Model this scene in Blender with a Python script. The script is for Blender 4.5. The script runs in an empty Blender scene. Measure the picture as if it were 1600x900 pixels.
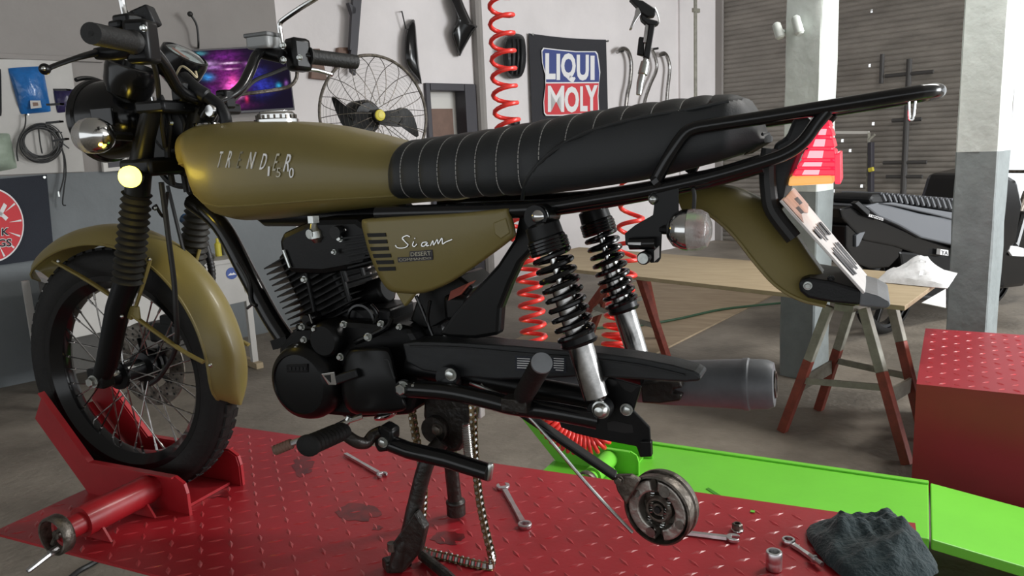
import bpy, math, random
import numpy as np
from mathutils import Matrix, Vector

S = bpy.context.scene
COL = S.collection
R = math.radians
random.seed(7)
RNG = np.random.default_rng(7)

# ------------------------------------------------------------------ camera
PSI, PITCH, ROLL, FOC = R(24.74), R(10.43), R(-2.646), 1200.0
CAM = np.array([1.613, -1.256, 1.451])
_r = np.array([math.cos(PSI), math.sin(PSI), 0.0])
_f = np.array([-math.sin(PSI), math.cos(PSI), 0.0])
_u = np.array([0.0, 0.0, 1.0])
FW = _f * math.cos(PITCH) - _u * math.sin(PITCH)
_U = _u * math.cos(PITCH) + _f * math.sin(PITCH)
RT = _r * math.cos(ROLL) + _U * math.sin(ROLL)
UP = _U * math.cos(ROLL) - _r * math.sin(ROLL)
cam = bpy.data.cameras.new('camera')
cam.sensor_width = 36.0
cam.lens = FOC / 1600.0 * 36.0
cam.clip_start = 0.05
cam_o = bpy.data.objects.new('camera', cam)
COL.objects.link(cam_o)
cam_o.matrix_world = Matrix(((RT[0], UP[0], -FW[0], CAM[0]), (RT[1], UP[1], -FW[1], CAM[1]),
                             (RT[2], UP[2], -FW[2], CAM[2]), (0, 0, 0, 1)))
S.camera = cam_o

# ------------------------------------------------------------------ world, lights, exposure
S.view_settings.view_transform = 'Standard'
S.view_settings.look = 'None'
S.view_settings.gamma = 1.0
S.view_settings.exposure = 0.45
S.view_settings.use_curve_mapping = False
W = bpy.data.worlds.new('world')
S.world = W
W.use_nodes = True
bg = W.node_tree.nodes['Background']
bg.inputs['Color'].default_value = (0.93, 0.97, 1.0, 1)
bg.inputs['Strength'].default_value = 0.95


def area(name, loc, aim, sx, sy, power, col):
    l = bpy.data.lights.new(name, 'AREA')
    l.shape = 'RECTANGLE'; l.size = sx; l.size_y = sy; l.energy = power; l.color = col
    o = bpy.data.objects.new(name, l)
    COL.objects.link(o)
    o.location = loc
    o.rotation_euler = (Vector(aim) - Vector(loc)).to_track_quat('-Z', 'Y').to_euler()
    return o


# daylight falling in through the open part of the roller door, and an added fill light under the ceiling
area('daylight', (9.8, 3.6, 2.2), (2.0, 4.5, 1.0), 4.0, 3.0, 540, (0.95, 0.98, 1.0))
area('ceiling_fill_light', (3.2, 2.6, 3.75), (2.6, 3.4, 0.0), 1.6, 0.4, 90, (1.0, 0.97, 0.93))


# ------------------------------------------------------------------ surveying: a sight line cut with a real plane
def ray(px, py):
    return FW + RT * (px - 800) / FOC - UP * (py - 450) / FOC


def at(px, py, x=None, y=None, z=None, d=None, n=None, o=None):
    v = ray(px, py)
    if x is not None: t = (x - CAM[0]) / v[0]
    elif y is not None: t = (y - CAM[1]) / v[1]
    elif z is not None: t = (z - CAM[2]) / v[2]
    elif n is not None: t = ((np.asarray(o) - CAM) @ np.asarray(n)) / (v @ np.asarray(n))
    else: t = d
    return CAM + v * t


def aty(pts, y):
    if np.isscalar(y): y = [y] * len(pts)
    return [at(p[0], p[1], y=yy) for p, yy in zip(pts, y)]


def rad(px, P):            # size of px pixels at the distance of point P
    return px * ((np.asarray(P) - CAM) @ FW) / FOC


def nrm(v):
    v = np.asarray(v, float)
    return v / (np.linalg.norm(v) + 1e-12)


# ------------------------------------------------------------------ materials
def mat(name, col, rough=0.6, metal=0.0, vary=0.0, scale=8.0, bump=0.0, bscale=40.0, col2=None, spec=0.5,
        emit=None, estr=0.0, trans=0.0, coat=0.0, sheen=0.0, rvary=0.0, stretch=(1, 1, 1), alpha=1.0):
    m = bpy.data.materials.new(name)
    m.use_nodes = True
    nt = m.node_tree
    b = nt.nodes['Principled BSDF']
    b.inputs['Base Color'].default_value = (*col, 1)
    b.inputs['Roughness'].default_value = rough
    b.inputs['Metallic'].default_value = metal
    b.inputs['Specular IOR Level'].default_value = spec
    if trans: b.inputs['Transmission Weight'].default_value = trans
    if coat: b.inputs['Coat Weight'].default_value = coat; b.inputs['Coat Roughness'].default_value = 0.12
    if sheen: b.inputs['Sheen Weight'].default_value = sheen
    if alpha < 1: b.inputs['Alpha'].default_value = alpha
    if emit:
        b.inputs['Emission Color'].default_value = (*emit, 1)
        b.inputs['Emission Strength'].default_value = estr
    tc = nt.nodes.new('ShaderNodeTexCoord')
    mp = nt.nodes.new('ShaderNodeMapping')
    mp.inputs['Scale'].default_value = stretch
    nt.links.new(tc.outputs['Object'], mp.inputs['Vector'])
    if vary or col2 or rvary:
        n = nt.nodes.new('ShaderNodeTexNoise')
        n.inputs['Scale'].default_value = scale
        n.inputs['Detail'].default_value = 6
        n.inputs['Roughness'].default_value = 0.62
        nt.links.new(mp.outputs['Vector'], n.inputs['Vector'])
        rp = nt.nodes.new('ShaderNodeValToRGB')
        c2 = col2 if col2 else tuple(max(0, c * (1 - vary)) for c in col)
        c1 = col if col2 else tuple(min(1, c * (1 + vary)) for c in col)
        rp.color_ramp.elements[0].position = 0.33
        rp.color_ramp.elements[1].position = 0.67
        rp.color_ramp.elements[0].color = (*c2, 1)
        rp.color_ramp.elements[1].color = (*c1, 1)
        nt.links.new(n.outputs['Fac'], rp.inputs['Fac'])
        nt.links.new(rp.outputs['Color'], b.inputs['Base Color'])
        if rvary:
            mr = nt.nodes.new('ShaderNodeMapRange')
            mr.inputs['To Min'].default_value = max(0.03, rough - rvary)
            mr.inputs['To Max'].default_value = min(1, rough + rvary)
            nt.links.new(n.outputs['Fac'], mr.inputs['Value'])
            nt.links.new(mr.outputs['Result'], b.inputs['Roughness'])
    if bump:
        n2 = nt.nodes.new('ShaderNodeTexNoise')
        n2.inputs['Scale'].default_value = bscale
        n2.inputs['Detail'].default_value = 4
        nt.links.new(mp.outputs['Vector'], n2.inputs['Vector'])
        bp = nt.nodes.new('ShaderNodeBump')
        bp.inputs['Strength'].default_value = bump
        bp.inputs['Distance'].default_value = 0.01
        nt.links.new(n2.outputs['Fac'], bp.inputs['Height'])
        nt.links.new(bp.outputs['Normal'], b.inputs['Normal'])
    return m


M = dict(
    wall_white=mat('wall_white_paint', (0.74, 0.70, 0.695), 0.75, vary=0.05, scale=1.6, bump=0.25, bscale=14),
    wall_grey=mat('wall_grey_paint', (0.15, 0.165, 0.172), 0.6, vary=0.10, scale=2.0, bump=0.25, bscale=14),
    wall_taupe=mat('wall_taupe_tone', (0.27, 0.25, 0.235), 0.75, vary=0.06, scale=1.8, bump=0.25, bscale=14),  # darker, greyer tone than the white stretch
    concrete=mat('concrete_floor', (0.29, 0.255, 0.21), 0.62, col2=(0.13, 0.112, 0.09), scale=1.6, bump=0.5, bscale=30, rvary=0.15),
    ceiling=mat('ceiling_paint', (0.55, 0.54, 0.52), 0.8),
    pillar_white=mat('pillar_white_paint', (0.66, 0.71, 0.68), 0.6, vary=0.06, scale=5, bump=0.6, bscale=12),
    pillar_grey=mat('pillar_grey_paint', (0.23, 0.262, 0.265), 0.55, vary=0.12, scale=6, bump=0.6, bscale=12),
    shutter=mat('shutter_steel', (0.235, 0.215, 0.19), 0.5, vary=0.25, scale=1.4, bump=0.15, bscale=20, stretch=(1, 1, 3)),
    olive=mat('olive_paint', (0.205, 0.163, 0.050), 0.42, vary=0.05, scale=5, coat=0.12, bump=0.03, bscale=250),
    black_gloss=mat('black_gloss', (0.006, 0.006, 0.0065), 0.17, spec=0.42),
    black_satin=mat('black_satin', (0.0055, 0.0057, 0.006), 0.34, vary=0.15, scale=9, spec=0.26),
    black_engine=mat('black_engine', (0.0045, 0.0045, 0.0048), 0.36, vary=0.2, scale=25, bump=0.03, bscale=260, spec=0.24),
    black_plastic=mat('black_plastic', (0.010, 0.0105, 0.0115), 0.44, bump=0.08, bscale=300, spec=0.32),
    guard_plastic=mat('guard_plastic', (0.017, 0.0185, 0.020), 0.46, vary=0.25, scale=30, stretch=(1, 1, 5), bump=0.06, bscale=200, spec=0.4),
    rubber=mat('rubber', (0.0095, 0.009, 0.0085), 0.66, vary=0.25, scale=12, bump=0.15, bscale=90, spec=0.3),
    gaiter=mat('gaiter_rubber', (0.021, 0.020, 0.0165), 0.55, spec=0.3),
    grip=mat('grip_rubber', (0.017, 0.017, 0.0165), 0.55, bump=0.2, bscale=180, spec=0.35),
    seat=mat('seat_vinyl', (0.020, 0.022, 0.0235), 0.50, bump=0.10, bscale=420, spec=0.45),
    seat_panel=mat('seat_panel_vinyl', (0.026, 0.028, 0.030), 0.55, bump=0.08, bscale=420, spec=0.42),
    thread=mat('thread', (0.42, 0.41, 0.39), 0.7),
    chrome=mat('chrome', (0.66, 0.66, 0.65), 0.13, 1.0),
    chrome_worn=mat('chrome_worn', (0.40, 0.39, 0.38), 0.22, 1.0, vary=0.3, scale=40, rvary=0.1),
    steel=mat('zinc_steel', (0.56, 0.58, 0.56), 0.28, 1.0, vary=0.15, scale=60),
    tool_steel=mat('tool_steel', (0.62, 0.62, 0.63), 0.30, 1.0, vary=0.15, scale=50),
    dirty_steel=mat('dirty_steel', (0.24, 0.215, 0.185), 0.42, 0.85, col2=(0.07, 0.06, 0.05), scale=45, rvary=0.15, bump=0.2, bscale=90),
    drum_face=mat('drum_face_metal', (0.56, 0.53, 0.49), 0.38, 0.85, col2=(0.26, 0.235, 0.21), scale=35, bump=0.25, bscale=80),
    chain_metal=mat('greasy_chain', (0.30, 0.20, 0.09), 0.36, 0.7, col2=(0.07, 0.05, 0.028), scale=120),
    greasy=mat('greasy_black', (0.022, 0.018, 0.015), 0.36, 0.2, vary=0.5, scale=30, bump=0.3, bscale=70),
    silencer=mat('silencer_grey', (0.15, 0.158, 0.168), 0.5, 0.2, vary=0.25, scale=9, bump=0.05, bscale=60),
    red=mat('red_lift_paint', (0.34, 0.012, 0.018), 0.40, vary=0.12, scale=5, coat=0.1, bump=0.05, bscale=60),
    red_worn=mat('red_deck_paint', (0.46, 0.022, 0.034), 0.36, col2=(0.33, 0.014, 0.020), scale=3.2, bump=0.05, bscale=80, rvary=0.08),
    red_stud=mat('red_stud_paint', (0.44, 0.026, 0.036), 0.30, col2=(0.42, 0.07, 0.075), scale=18),
    red_grey=mat('red_dusty_paint', (0.31, 0.022, 0.032), 0.36, vary=0.10, scale=2.0),
    green=mat('green_lift_paint', (0.17, 0.62, 0.045), 0.42, vary=0.06, scale=2.5, bump=0.04, bscale=60),
    green_mark=mat('green_scuff', (0.05, 0.25, 0.014), 0.6),
    hose_red=mat('hose_red', (0.88, 0.045, 0.035), 0.28, spec=0.6),
    wood=mat('bench_board', (0.42, 0.335, 0.215), 0.62, col2=(0.33, 0.255, 0.155), scale=5, stretch=(1, 8, 8)),
    wood_floor=mat('plywood_sheet', (0.40, 0.31, 0.205), 0.7, col2=(0.29, 0.215, 0.14), scale=3, stretch=(1, 5, 5)),
    rust_red=mat('trestle_red_paint', (0.23, 0.045, 0.028), 0.6, vary=0.25, scale=20),
    trestle_grey=mat('trestle_grey_paint', (0.27, 0.26, 0.215), 0.6, vary=0.2, scale=20),
    glass=mat('clear_lens', (0.92, 0.9, 0.88), 0.06, trans=0.92),
    glass_smoke=mat('gauge_glass', (0.9, 0.95, 0.95), 0.05, trans=0.95),
    white_plastic=mat('white_plastic', (0.70, 0.68, 0.66), 0.5),
    white_panel=mat('white_panel', (0.46, 0.445, 0.42), 0.55, vary=0.05, scale=6),
    cream=mat('cream_panel', (0.66, 0.64, 0.60), 0.6),
    brown=mat('brown_panel', (0.17, 0.098, 0.07), 0.6, vary=0.15, scale=8),
    frame_black=mat('frame_black', (0.035, 0.032, 0.04), 0.5),
    flag_black=mat('flag_black_cloth', (0.022, 0.022, 0.027), 0.85, sheen=0.2, bump=0.3, bscale=200),
    flag_navy=mat('flag_navy_cloth', (0.018, 0.022, 0.032), 0.85, sheen=0.2, bump=0.3, bscale=200),
    flag_blue=mat('flag_blue_print', (0.055, 0.075, 0.24), 0.8),
    flag_red=mat('flag_red_print', (0.62, 0.055, 0.065), 0.8),
    flag_white=mat('flag_white_print', (0.78, 0.77, 0.77), 0.8),
    bag_blue=mat('bag_blue_film', (0.012, 0.12, 0.36), 0.28, vary=0.2, scale=9, bump=0.6, bscale=22, coat=0.4),
    packet=mat('packet_violet_film', (0.022, 0.016, 0.065), 0.3, vary=0.3, scale=10, bump=0.5, bscale=22),
    cable=mat('cable_black', (0.012, 0.012, 0.012), 0.5),
    wire_cream=mat('wire_cream', (0.55, 0.47, 0.30), 0.6),
    pale_green=mat('pale_green_film', (0.28, 0.34, 0.27), 0.45, vary=0.1, scale=9, bump=0.5, bscale=15),
    sign_blue=mat('sticker_blue', (0.03, 0.075, 0.30), 0.5),
    yellow=mat('yellow_plastic', (0.55, 0.47, 0.05), 0.45),
    teal_rag=mat('rag_cloth', (0.014, 0.030, 0.034), 0.92, vary=0.25, scale=14, sheen=0.15, bump=0.5, bscale=140),
    white_bag=mat('white_bag_film', (0.62, 0.63, 0.64), 0.4, vary=0.12, scale=16, bump=0.7, bscale=18),
    paper=mat('white_sheet', (0.75, 0.76, 0.77), 0.5),
    plate_white=mat('plate_white', (0.72, 0.69, 0.67), 0.45, vary=0.06, scale=25),
    plate_rust=mat('plate_worn', (0.45, 0.30, 0.25), 0.6, vary=0.2, scale=40),
    amber=mat('amber_lens', (0.85, 0.42, 0.10), 0.3, emit=(1.0, 0.52, 0.16), estr=0.5),
    red_glow=mat('tail_light_lens', (0.75, 0.02, 0.04), 0.22, emit=(1.0, 0.03, 0.09), estr=0.55, coat=0.4),
    red_hot=mat('tail_light_bulb_lens', (0.9, 0.2, 0.25), 0.22, emit=(1.0, 0.34, 0.38), estr=1.1),
    bulb_yellow=mat('lit_indicator_lens', (0.95, 0.8, 0.1), 0.3, emit=(1.0, 0.82, 0.10), estr=4.0),
    dial=mat('dial_face', (0.62, 0.68, 0.67), 0.4),
    orange=mat('orange_paint', (0.8, 0.14, 0.03), 0.5),
    blue_clip=mat('blue_clip', (0.012, 0.05, 0.115), 0.5),
    bike_grey=mat('bike_grey_plastic', (0.115, 0.122, 0.135), 0.5),
    hose_green=mat('hose_green', (0.03, 0.09, 0.045), 0.5),
    stain=mat('oil_stain', (0.09, 0.010, 0.012), 0.32, col2=(0.24, 0.014, 0.018), scale=30),
    grey_lid=mat('grey_translucent_lid', (0.16, 0.165, 0.165), 0.35),
    reservoir=mat('fluid_reservoir', (0.36, 0.37, 0.37), 0.3),
    desk_grey=mat('desk_dark_grey', (0.085, 0.08, 0.072), 0.6, vary=.15, scale=5),
    dark_mark_grey=mat('dark_mark_grey_tone', (0.055, 0.052, 0.05), 0.7),
    hole_dark=mat('recess_black', (0.006, 0.006, 0.006), 0.7),
)


# ------------------------------------------------------------------ mesh builder
def frame(axis, ref=None):
    a = nrm(axis)
    r = np.array([0, 0, 1.0]) if ref is None else np.asarray(ref, float)
    if abs(a @ nrm(r)) > 0.95: r = np.array([1.0, 0, 0])
    u = nrm(r - a * (a @ r))
    return a, u, np.cross(a, u)


def spline(pts, n=6, closed=False):
    P = [np.asarray(p, float) for p in pts]
    out = []
    N = len(P)
    rng = range(N if closed else N - 1)
    for i in rng:
        if closed: a, b, c, d = P[(i - 1) % N], P[i], P[(i + 1) % N], P[(i + 2) % N]
        else: a, b, c, d = P[max(i - 1, 0)], P[i], P[i + 1], P[min(i + 2, N - 1)]
        for k in range(n):
            t = k / n
            out.append(0.5 * ((2 * b) + (c - a) * t + (2 * a - 5 * b + 4 * c - d) * t * t + (3 * b - a - 3 * c + d) * t ** 3))
    if not closed: out.append(P[-1])
    return out


class MB:
    def __init__(s): s.v = []; s.f = []

    def add(s, vs, fs):
        k = len(s.v)
        s.v.extend([tuple(map(float, v)) for v in vs])
        s.f.extend([tuple(i + k for i in f) for f in fs])
        return s

    def rings(s, rs, cap=True, closed=False, loop=False):
        n = len(rs[0]); m = len(rs)
        vs = [p for r_ in rs for p in r_]
        fs = []
        for i in range(m if loop else m - 1):
            a, b = i * n, ((i + 1) % m) * n
            for j in range(n if not closed else n - 1):
                k = (j + 1) % n
                fs.append((a + j, a + k, b + k, b + j))
        if cap and not loop:
            fs.append(tuple(range(n - 1, -1, -1)))
            fs.append(tuple((m - 1) * n + j for j in range(n)))
        return s.add(vs, fs)

    def box(s, c, size, ax=None):
        c = np.asarray(c, float)
        X, Y, Z = ax if ax is not None else np.eye(3)
        X, Y, Z = np.asarray(X), np.asarray(Y), np.asarray(Z)
        hx, hy, hz = np.asarray(size) / 2.0
        vs = [c + X * hx * i + Y * hy * j + Z * hz * k for k in (-1, 1) for j in (-1, 1) for i in (-1, 1)]
        return s.add(vs, [(0, 2, 3, 1), (4, 5, 7, 6), (0, 1, 5, 4), (2, 6, 7, 3), (0, 4, 6, 2), (1, 3, 7, 5)])

    def bar(s, p0, p1, w, h, ref=None):
        p0, p1 = np.asarray(p0, float), np.asarray(p1, float)
        a, u, v = frame(p1 - p0, ref)
        return s.box((p0 + p1) / 2, (np.linalg.norm(p1 - p0), w, h), (a, v, u))

    def tube(s, pts, r, n=10, cap=True, loop=False, flat=1.0, ref=None):
        P = [np.asarray(p, float) for p in pts]
        m = len(P)
        if np.isscalar(r): r = [r] * m
        rs = []
        u = None
        for i in range(m):
            if loop: t = nrm(P[(i + 1) % m] - P[i - 1])
            else: t = nrm(P[min(i + 1, m - 1)] - P[max(i - 1, 0)])
            if u is None: _, u, _ = frame(t, ref)
            else: u = nrm(u - t * (t @ u))
            v = np.cross(t, u)
            rs.append([P[i] + u * math.cos(2 * math.pi * k / n) * r[i] * flat + v * math.sin(2 * math.pi * k / n) * r[i] for k in range(n)])
        return s.rings(rs, cap, loop=loop)

    def cyl(s, p0, p1, r0, r1=None, n=16):
        return s.tube([p0, p1], [r0, r0 if r1 is None else r1], n)

    def lathe(s, o, axis, prof, n=32, cap=False, ref=None, loop=False, a0=0.0, a1=2 * math.pi):
        a, u, v = frame(axis, ref)
        o = np.asarray(o, float)
        full = abs(a1 - a0 - 2 * math.pi) < 1e-6
        rs = []
        for r_, h in prof:
            ring = []
            for k in range(n if full else n + 1):
                t = a0 + (a1 - a0) * k / n
                ring.append(o + a * h + (u * math.cos(t) + v * math.sin(t)) * r_)
            rs.append(ring)
        return s.rings(rs, cap, closed=not full, loop=loop)

    def ball(s, c, rx, ry=None, rz=None, n=16, m=10, ax=None):
        ry = rx if ry is None else ry
        rz = rx if rz is None else rz
        X, Y, Z = ax if ax is not None else np.eye(3)
        X, Y, Z = np.asarray(X), np.asarray(Y), np.asarray(Z)
        c = np.asarray(c, float)
        rs = []
        for i in range(m + 1):
            p = math.pi * (0.02 + 0.96 * i / m)
            rs.append([c + X * rx * math.sin(p) * math.cos(2 * math.pi * k / n) + Y * ry * math.sin(p) * math.sin(2 * math.pi * k / n) - Z * rz * math.cos(p) for k in range(n)])
        return s.rings(rs)

    def prism(s, ring, vec):
        ring = [np.asarray(p, float) for p in ring]
        vec = np.asarray(vec, float)
        nn = np.zeros(3)
        for i in range(len(ring)): nn += np.cross(ring[i], ring[(i + 1) % len(ring)])
        if nn @ vec > 0: ring = ring[::-1]
        return s.rings([ring, [p + vec for p in ring]]) if True else s

    def torus(s, c, axis, R_, r, n=36, m=10, a0=0, a1=2 * math.pi):
        a, u, v = frame(axis)
        c = np.asarray(c, float)
        full = abs(a1 - a0 - 2 * math.pi) < 1e-6
        k = n if full else n + 1
        return s.tube([c + (u * math.cos(a0 + (a1 - a0) * i / n) + v * math.sin(a0 + (a1 - a0) * i / n)) * R_ for i in range(k)], r, m, loop=full)

    def hexa(s, p0, p1, r):
        return s.tube([p0, p1], r, 6)

    def bolt(s, p, axis, r, h, washer=1.35):
        a = nrm(axis); p = np.asarray(p, float)
        if washer: s.cyl(p, p + a * h * 0.25, r * washer, n=16)
        return s.tube([p + a * h * 0.2, p + a * h * 0.9, p + a * h], [r, r, r * 0.8], 6)

    def spring(s, p0, p1, R_, r, turns, n=14, m=6, squeeze=None):
        p0, p1 = np.asarray(p0, float), np.asarray(p1, float)
        a, u, v = frame(p1 - p0)
        L = np.linalg.norm(p1 - p0)
        pts = []
        N = int(turns * n)
        for i in range(N + 1):
            t = i / N
            h = squeeze(t) if squeeze else t
            ph = 2 * math.pi * turns * t
            pts.append(p0 + a * L * h + (u * math.cos(ph) + v * math.sin(ph)) * R_)
        return s.tube(pts, r, m)

    def sheet(s, G, thick, nv=None):
        # G: grid [i][j] of points, thickness pushed along the local normal
        G = np.asarray(G, float)
        a, b = G.shape[:2]
        du = np.gradient(G, axis=0); dv = np.gradient(G, axis=1)
        N = np.cross(du, dv)
        N /= np.linalg.norm(N, axis=-1, keepdims=True) + 1e-12
        H = G + N * thick
        k = a * b
        fs = []
        idx = lambda i, j, o: o + i * b + j
        for i in range(a - 1):
            for j in range(b - 1):
                fs.append((idx(i, j, 0), idx(i, j + 1, 0), idx(i + 1, j + 1, 0), idx(i + 1, j, 0)))
                fs.append((idx(i, j, k), idx(i + 1, j, k), idx(i + 1, j + 1, k), idx(i, j + 1, k)))
        for i in range(a - 1):
            fs.append((idx(i, 0, 0), idx(i + 1, 0, 0), idx(i + 1, 0, k), idx(i, 0, k)))
            fs.append((idx(i, b - 1, 0), idx(i, b - 1, k), idx(i + 1, b - 1, k), idx(i + 1, b - 1, 0)))
        for j in range(b - 1):
            fs.append((idx(0, j, 0), idx(0, j, k), idx(0, j + 1, k), idx(0, j + 1, 0)))
            fs.append((idx(a - 1, j, 0), idx(a - 1, j + 1, 0), idx(a - 1, j + 1, k), idx(a - 1, j, k)))
        return s.add(list(G.reshape(-1, 3)) + list(H.reshape(-1, 3)), fs)


BASE = {}


def make(mb, name, m, parent=None, base=None, smooth=35, bevel=0.0, label=None, kind=None):
    me = bpy.data.meshes.new(name)
    b = BASE[parent.name] if parent is not None else (np.zeros(3) if base is None else np.asarray(base, float))
    me.from_pydata([tuple(np.asarray(v) - b) for v in mb.v], [], mb.f)
    me.validate()
    mt = M[m] if isinstance(m, str) else m
    me.materials.append(mt)
    import bmesh
    bm = bmesh.new(); bm.from_mesh(me)
    bmesh.ops.recalc_face_normals(bm, faces=bm.faces)
    bm.to_mesh(me); bm.free()
    if smooth:
        me.polygons.foreach_set('use_smooth', [True] * len(me.polygons))
        me.set_sharp_from_angle(angle=R(smooth))
    o = bpy.data.objects.new(name, me)
    COL.objects.link(o)
    if parent is not None: o.parent = parent
    else: o.location = b
    BASE[o.name] = b
    if bevel:
        md = o.modifiers.new('bevel', 'BEVEL')
        md.width = bevel; md.segments = 2; md.limit_method = 'ANGLE'; md.angle_limit = R(40)
    if label: o['label'] = label
    if kind: o['kind'] = kind
    return o


def thing(name, label, cat, loc, group=None):
    o = bpy.data.objects.new(name, None)
    COL.objects.link(o)
    o.empty_display_size = 0.05
    o.location = tuple(map(float, loc))
    o['label'] = label; o['category'] = cat
    if group: o['group'] = group
    BASE[o.name] = np.asarray(loc, float)
    return o


def solo(mb, name, m, label, cat, group=None, **k):
    V = np.asarray(mb.v)
    base = np.array([(V[:, 0].min() + V[:, 0].max()) / 2, (V[:, 1].min() + V[:, 1].max()) / 2, V[:, 2].min()])
    o = make(mb, name, m, base=base, **k)
    o['label'] = label; o['category'] = cat
    if group: o['group'] = group
    return o


def struct(mb, name, m, parent=None, **k):
    o = make(mb, name, m, parent, **k)
    if parent is None: o['kind'] = 'structure'
    return o


def copy_part(o, parent, off=(0, 0, 0), mtx=None):
    c = o.copy()
    COL.objects.link(c)
    c.parent = parent
    c.location = Vector(o.location) + Vector(tuple(map(float, off)))
    BASE[c.name] = BASE[parent.name]
    return c


def text_mb(txt, size, o, ux, uy, un, depth=0.002, shear=0.0, sx=1.0, align='CENTER', bold=0.0):
    """lettering as a solid: o = centre, ux / uy = writing directions, un = normal."""
    cu = bpy.data.curves.new('lettering', 'FONT')
    cu.body = txt; cu.size = size; cu.align_x = align; cu.align_y = 'CENTER'
    cu.shear = shear; cu.offset = bold; cu.extrude = depth / 2; cu.resolution_u = 3
    ob = bpy.data.objects.new('lettering', cu)
    COL.objects.link(ob)
    dg = bpy.context.evaluated_depsgraph_get()
    me = ob.evaluated_get(dg).to_mesh()
    ux, uy, un, o = map(lambda q: np.asarray(q, float), (ux, uy, un, o))
    mb = MB()
    mb.add([o + ux * v.co.x * sx + uy * v.co.y + un * (v.co.z + depth / 2) for v in me.vertices], [tuple(p.vertices) for p in me.polygons])
    bpy.data.objects.remove(ob); bpy.data.curves.remove(cu)
    return mb

# ================================================================== THE ROOM
def lerp(a, b, t): return np.asarray(a, float) * (1 - t) + np.asarray(b, float) * t


def text_quad(txt, TL, TR, BR, BL, depth=0.002, bold=0.0, shear=0.0, align='CENTER'):
    """lettering fitted to a quad lying on a surface"""
    mb = text_mb(txt, 1.0, (0, 0, 0), (1, 0, 0), (0, 1, 0), (0, 0, 1), depth=1.0, bold=bold, shear=shear)
    V = np.array(mb.v)
    lo, hi = V.min(0), V.max(0)
    TL, TR, BR, BL = map(lambda q: np.asarray(q, float), (TL, TR, BR, BL))
    nn = nrm(np.cross(TR - TL, TL - BL))
    s = (V[:, 0] - lo[0]) / (hi[0] - lo[0]); t = (V[:, 1] - lo[1]) / (hi[1] - lo[1])
    w = V[:, 2] * depth
    P = (TL[None] * ((1 - s) * t)[:, None] + TR[None] * (s * t)[:, None] + BR[None] * (s * (1 - t))[:, None] + BL[None] * ((1 - s) * (1 - t))[:, None]) + nn[None] * w[:, None]
    mb.v = [tuple(p) for p in P]
    return mb


BEAR = R(47.3)
WD = _f * math.cos(BEAR) + _r * math.sin(BEAR)        # along the long wall, away to the right
SN = _f * math.cos(BEAR + math.pi / 2) + _r * math.sin(BEAR + math.pi / 2)   # its normal into the room
W0 = at(30, 600, z=0.0)


def wl(px, py, off=0.0): return at(px, py, n=SN, o=W0 + SN * off)


def wp(p, z): return np.array([p[0], p[1], z])


CORNER = wp(wl(1118, 200), 0.0)


def sh(px, py, off=0.0): return at(px, py, n=WD, o=CORNER - WD * off)


Z = np.array([0, 0, 1.0])
WALL_H = 3.9
DADO = 1.41

# floor
mb = MB()
mb.box((2.5, 3.0, -0.05), (26, 26, 0.1), (WD, SN, Z))
struct(mb, 'floor', 'concrete', smooth=0)

# long wall: a taupe stretch at the left, a white one from the corner of the screen on
seam = wp(wl(443, 150), 0.0)


def wall_piece(name, p0, p1, z0, z1, m, parent=None, th=0.2):
    mb = MB()
    mb.prism([wp(p0, z0), wp(p1, z0), wp(p1, z1), wp(p0, z1)], -SN * th)
    return struct(mb, name, m, parent, smooth=0)


left_end = seam - WD * 9.0
wleft = wall_piece('wall_left', left_end, seam, DADO, WALL_H, 'wall_taupe')
wall_piece('lower_paint', left_end, seam, 0.0, DADO, 'wall_grey', wleft)
door_l, door_r = wp(wl(664, 170), 0), wp(wl(741, 170), 0)
lintel = wl(702, 131)[2]
wback = wall_piece('wall_back', seam, door_l, 0.0, WALL_H, 'wall_white')
wall_piece('wall_stretch', door_r, CORNER, 0.0, WALL_H, 'wall_white', wback)
wall_piece('wall_over_door', door_l, door_r, lintel, WALL_H, 'wall_white', wback)
# doorway: black lining, a cream leaf with a brown panel standing open inside
d1 = MB()
for a, b in ((door_l, 1), (door_r, -1)):
    p = a + WD * (0.025 if b == 1 else 0.07) * b
    d1.box(wp(p - SN * 0.04, lintel / 2), (0.05 if b == 1 else 0.14, 0.16, lintel), (WD, SN, Z))
d1.box(wp((door_l + door_r) / 2 - SN * 0.04 - WD * .045, lintel - 0.035), (np.linalg.norm(door_r - door_l) - 0.20, 0.16, 0.07), (WD, SN, Z))
door1 = struct(d1, 'door_1', 'frame_black', smooth=0, bevel=0.006)
dl = MB(); c = (door_l + door_r) / 2
dl.box(wp(c - SN * 0.16, (lintel + .0) / 2), (1.2, 0.05, lintel + 0.0), (WD, SN, Z))
struct(dl, 'door_leaf', 'cream', door1, smooth=0)
dp = MB()
q = [at(x, y, n=SN, o=W0 - SN * 0.128) for x, y in ((672, 170), (706, 170), (708, 222))]
dp.box(wp((q[0] + q[1]) / 2 , q[0][2] - 0.75), (np.linalg.norm(q[1] - q[0]), 0.02, 1.5), (WD, SN, Z))
struct(dp, 'door_panel', 'brown', door1, smooth=0)
# conduits
for k, (px, w, off, m) in enumerate(((751, 0.055, 0.03, 'wall_taupe'), (1086, 0.03, 0.03, 'trestle_grey'))):
    p = wp(wl(px, 150, off), 0.0)
    mb = MB(); mb.cyl(wp(p, 0.0), wp(p, WALL_H), w, n=10)
    if k == 1:
        for zz in (1.2, 3.1): mb.box(wp(p, zz), (0.14, 0.07, 0.05), (WD, SN, Z))
    struct(mb, 'trim_%d' % (k + 1), m)
# flat pier at the end of the white wall
pa, pb = wp(wl(1060, 150), 0), wp(wl(1117, 150), 0)
mb = MB(); mb.prism([pa, pb, pb + SN * 0.03, pa + SN * 0.03], Z * WALL_H)
struct(mb, 'trim_3', 'wall_white', smooth=0)

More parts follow.
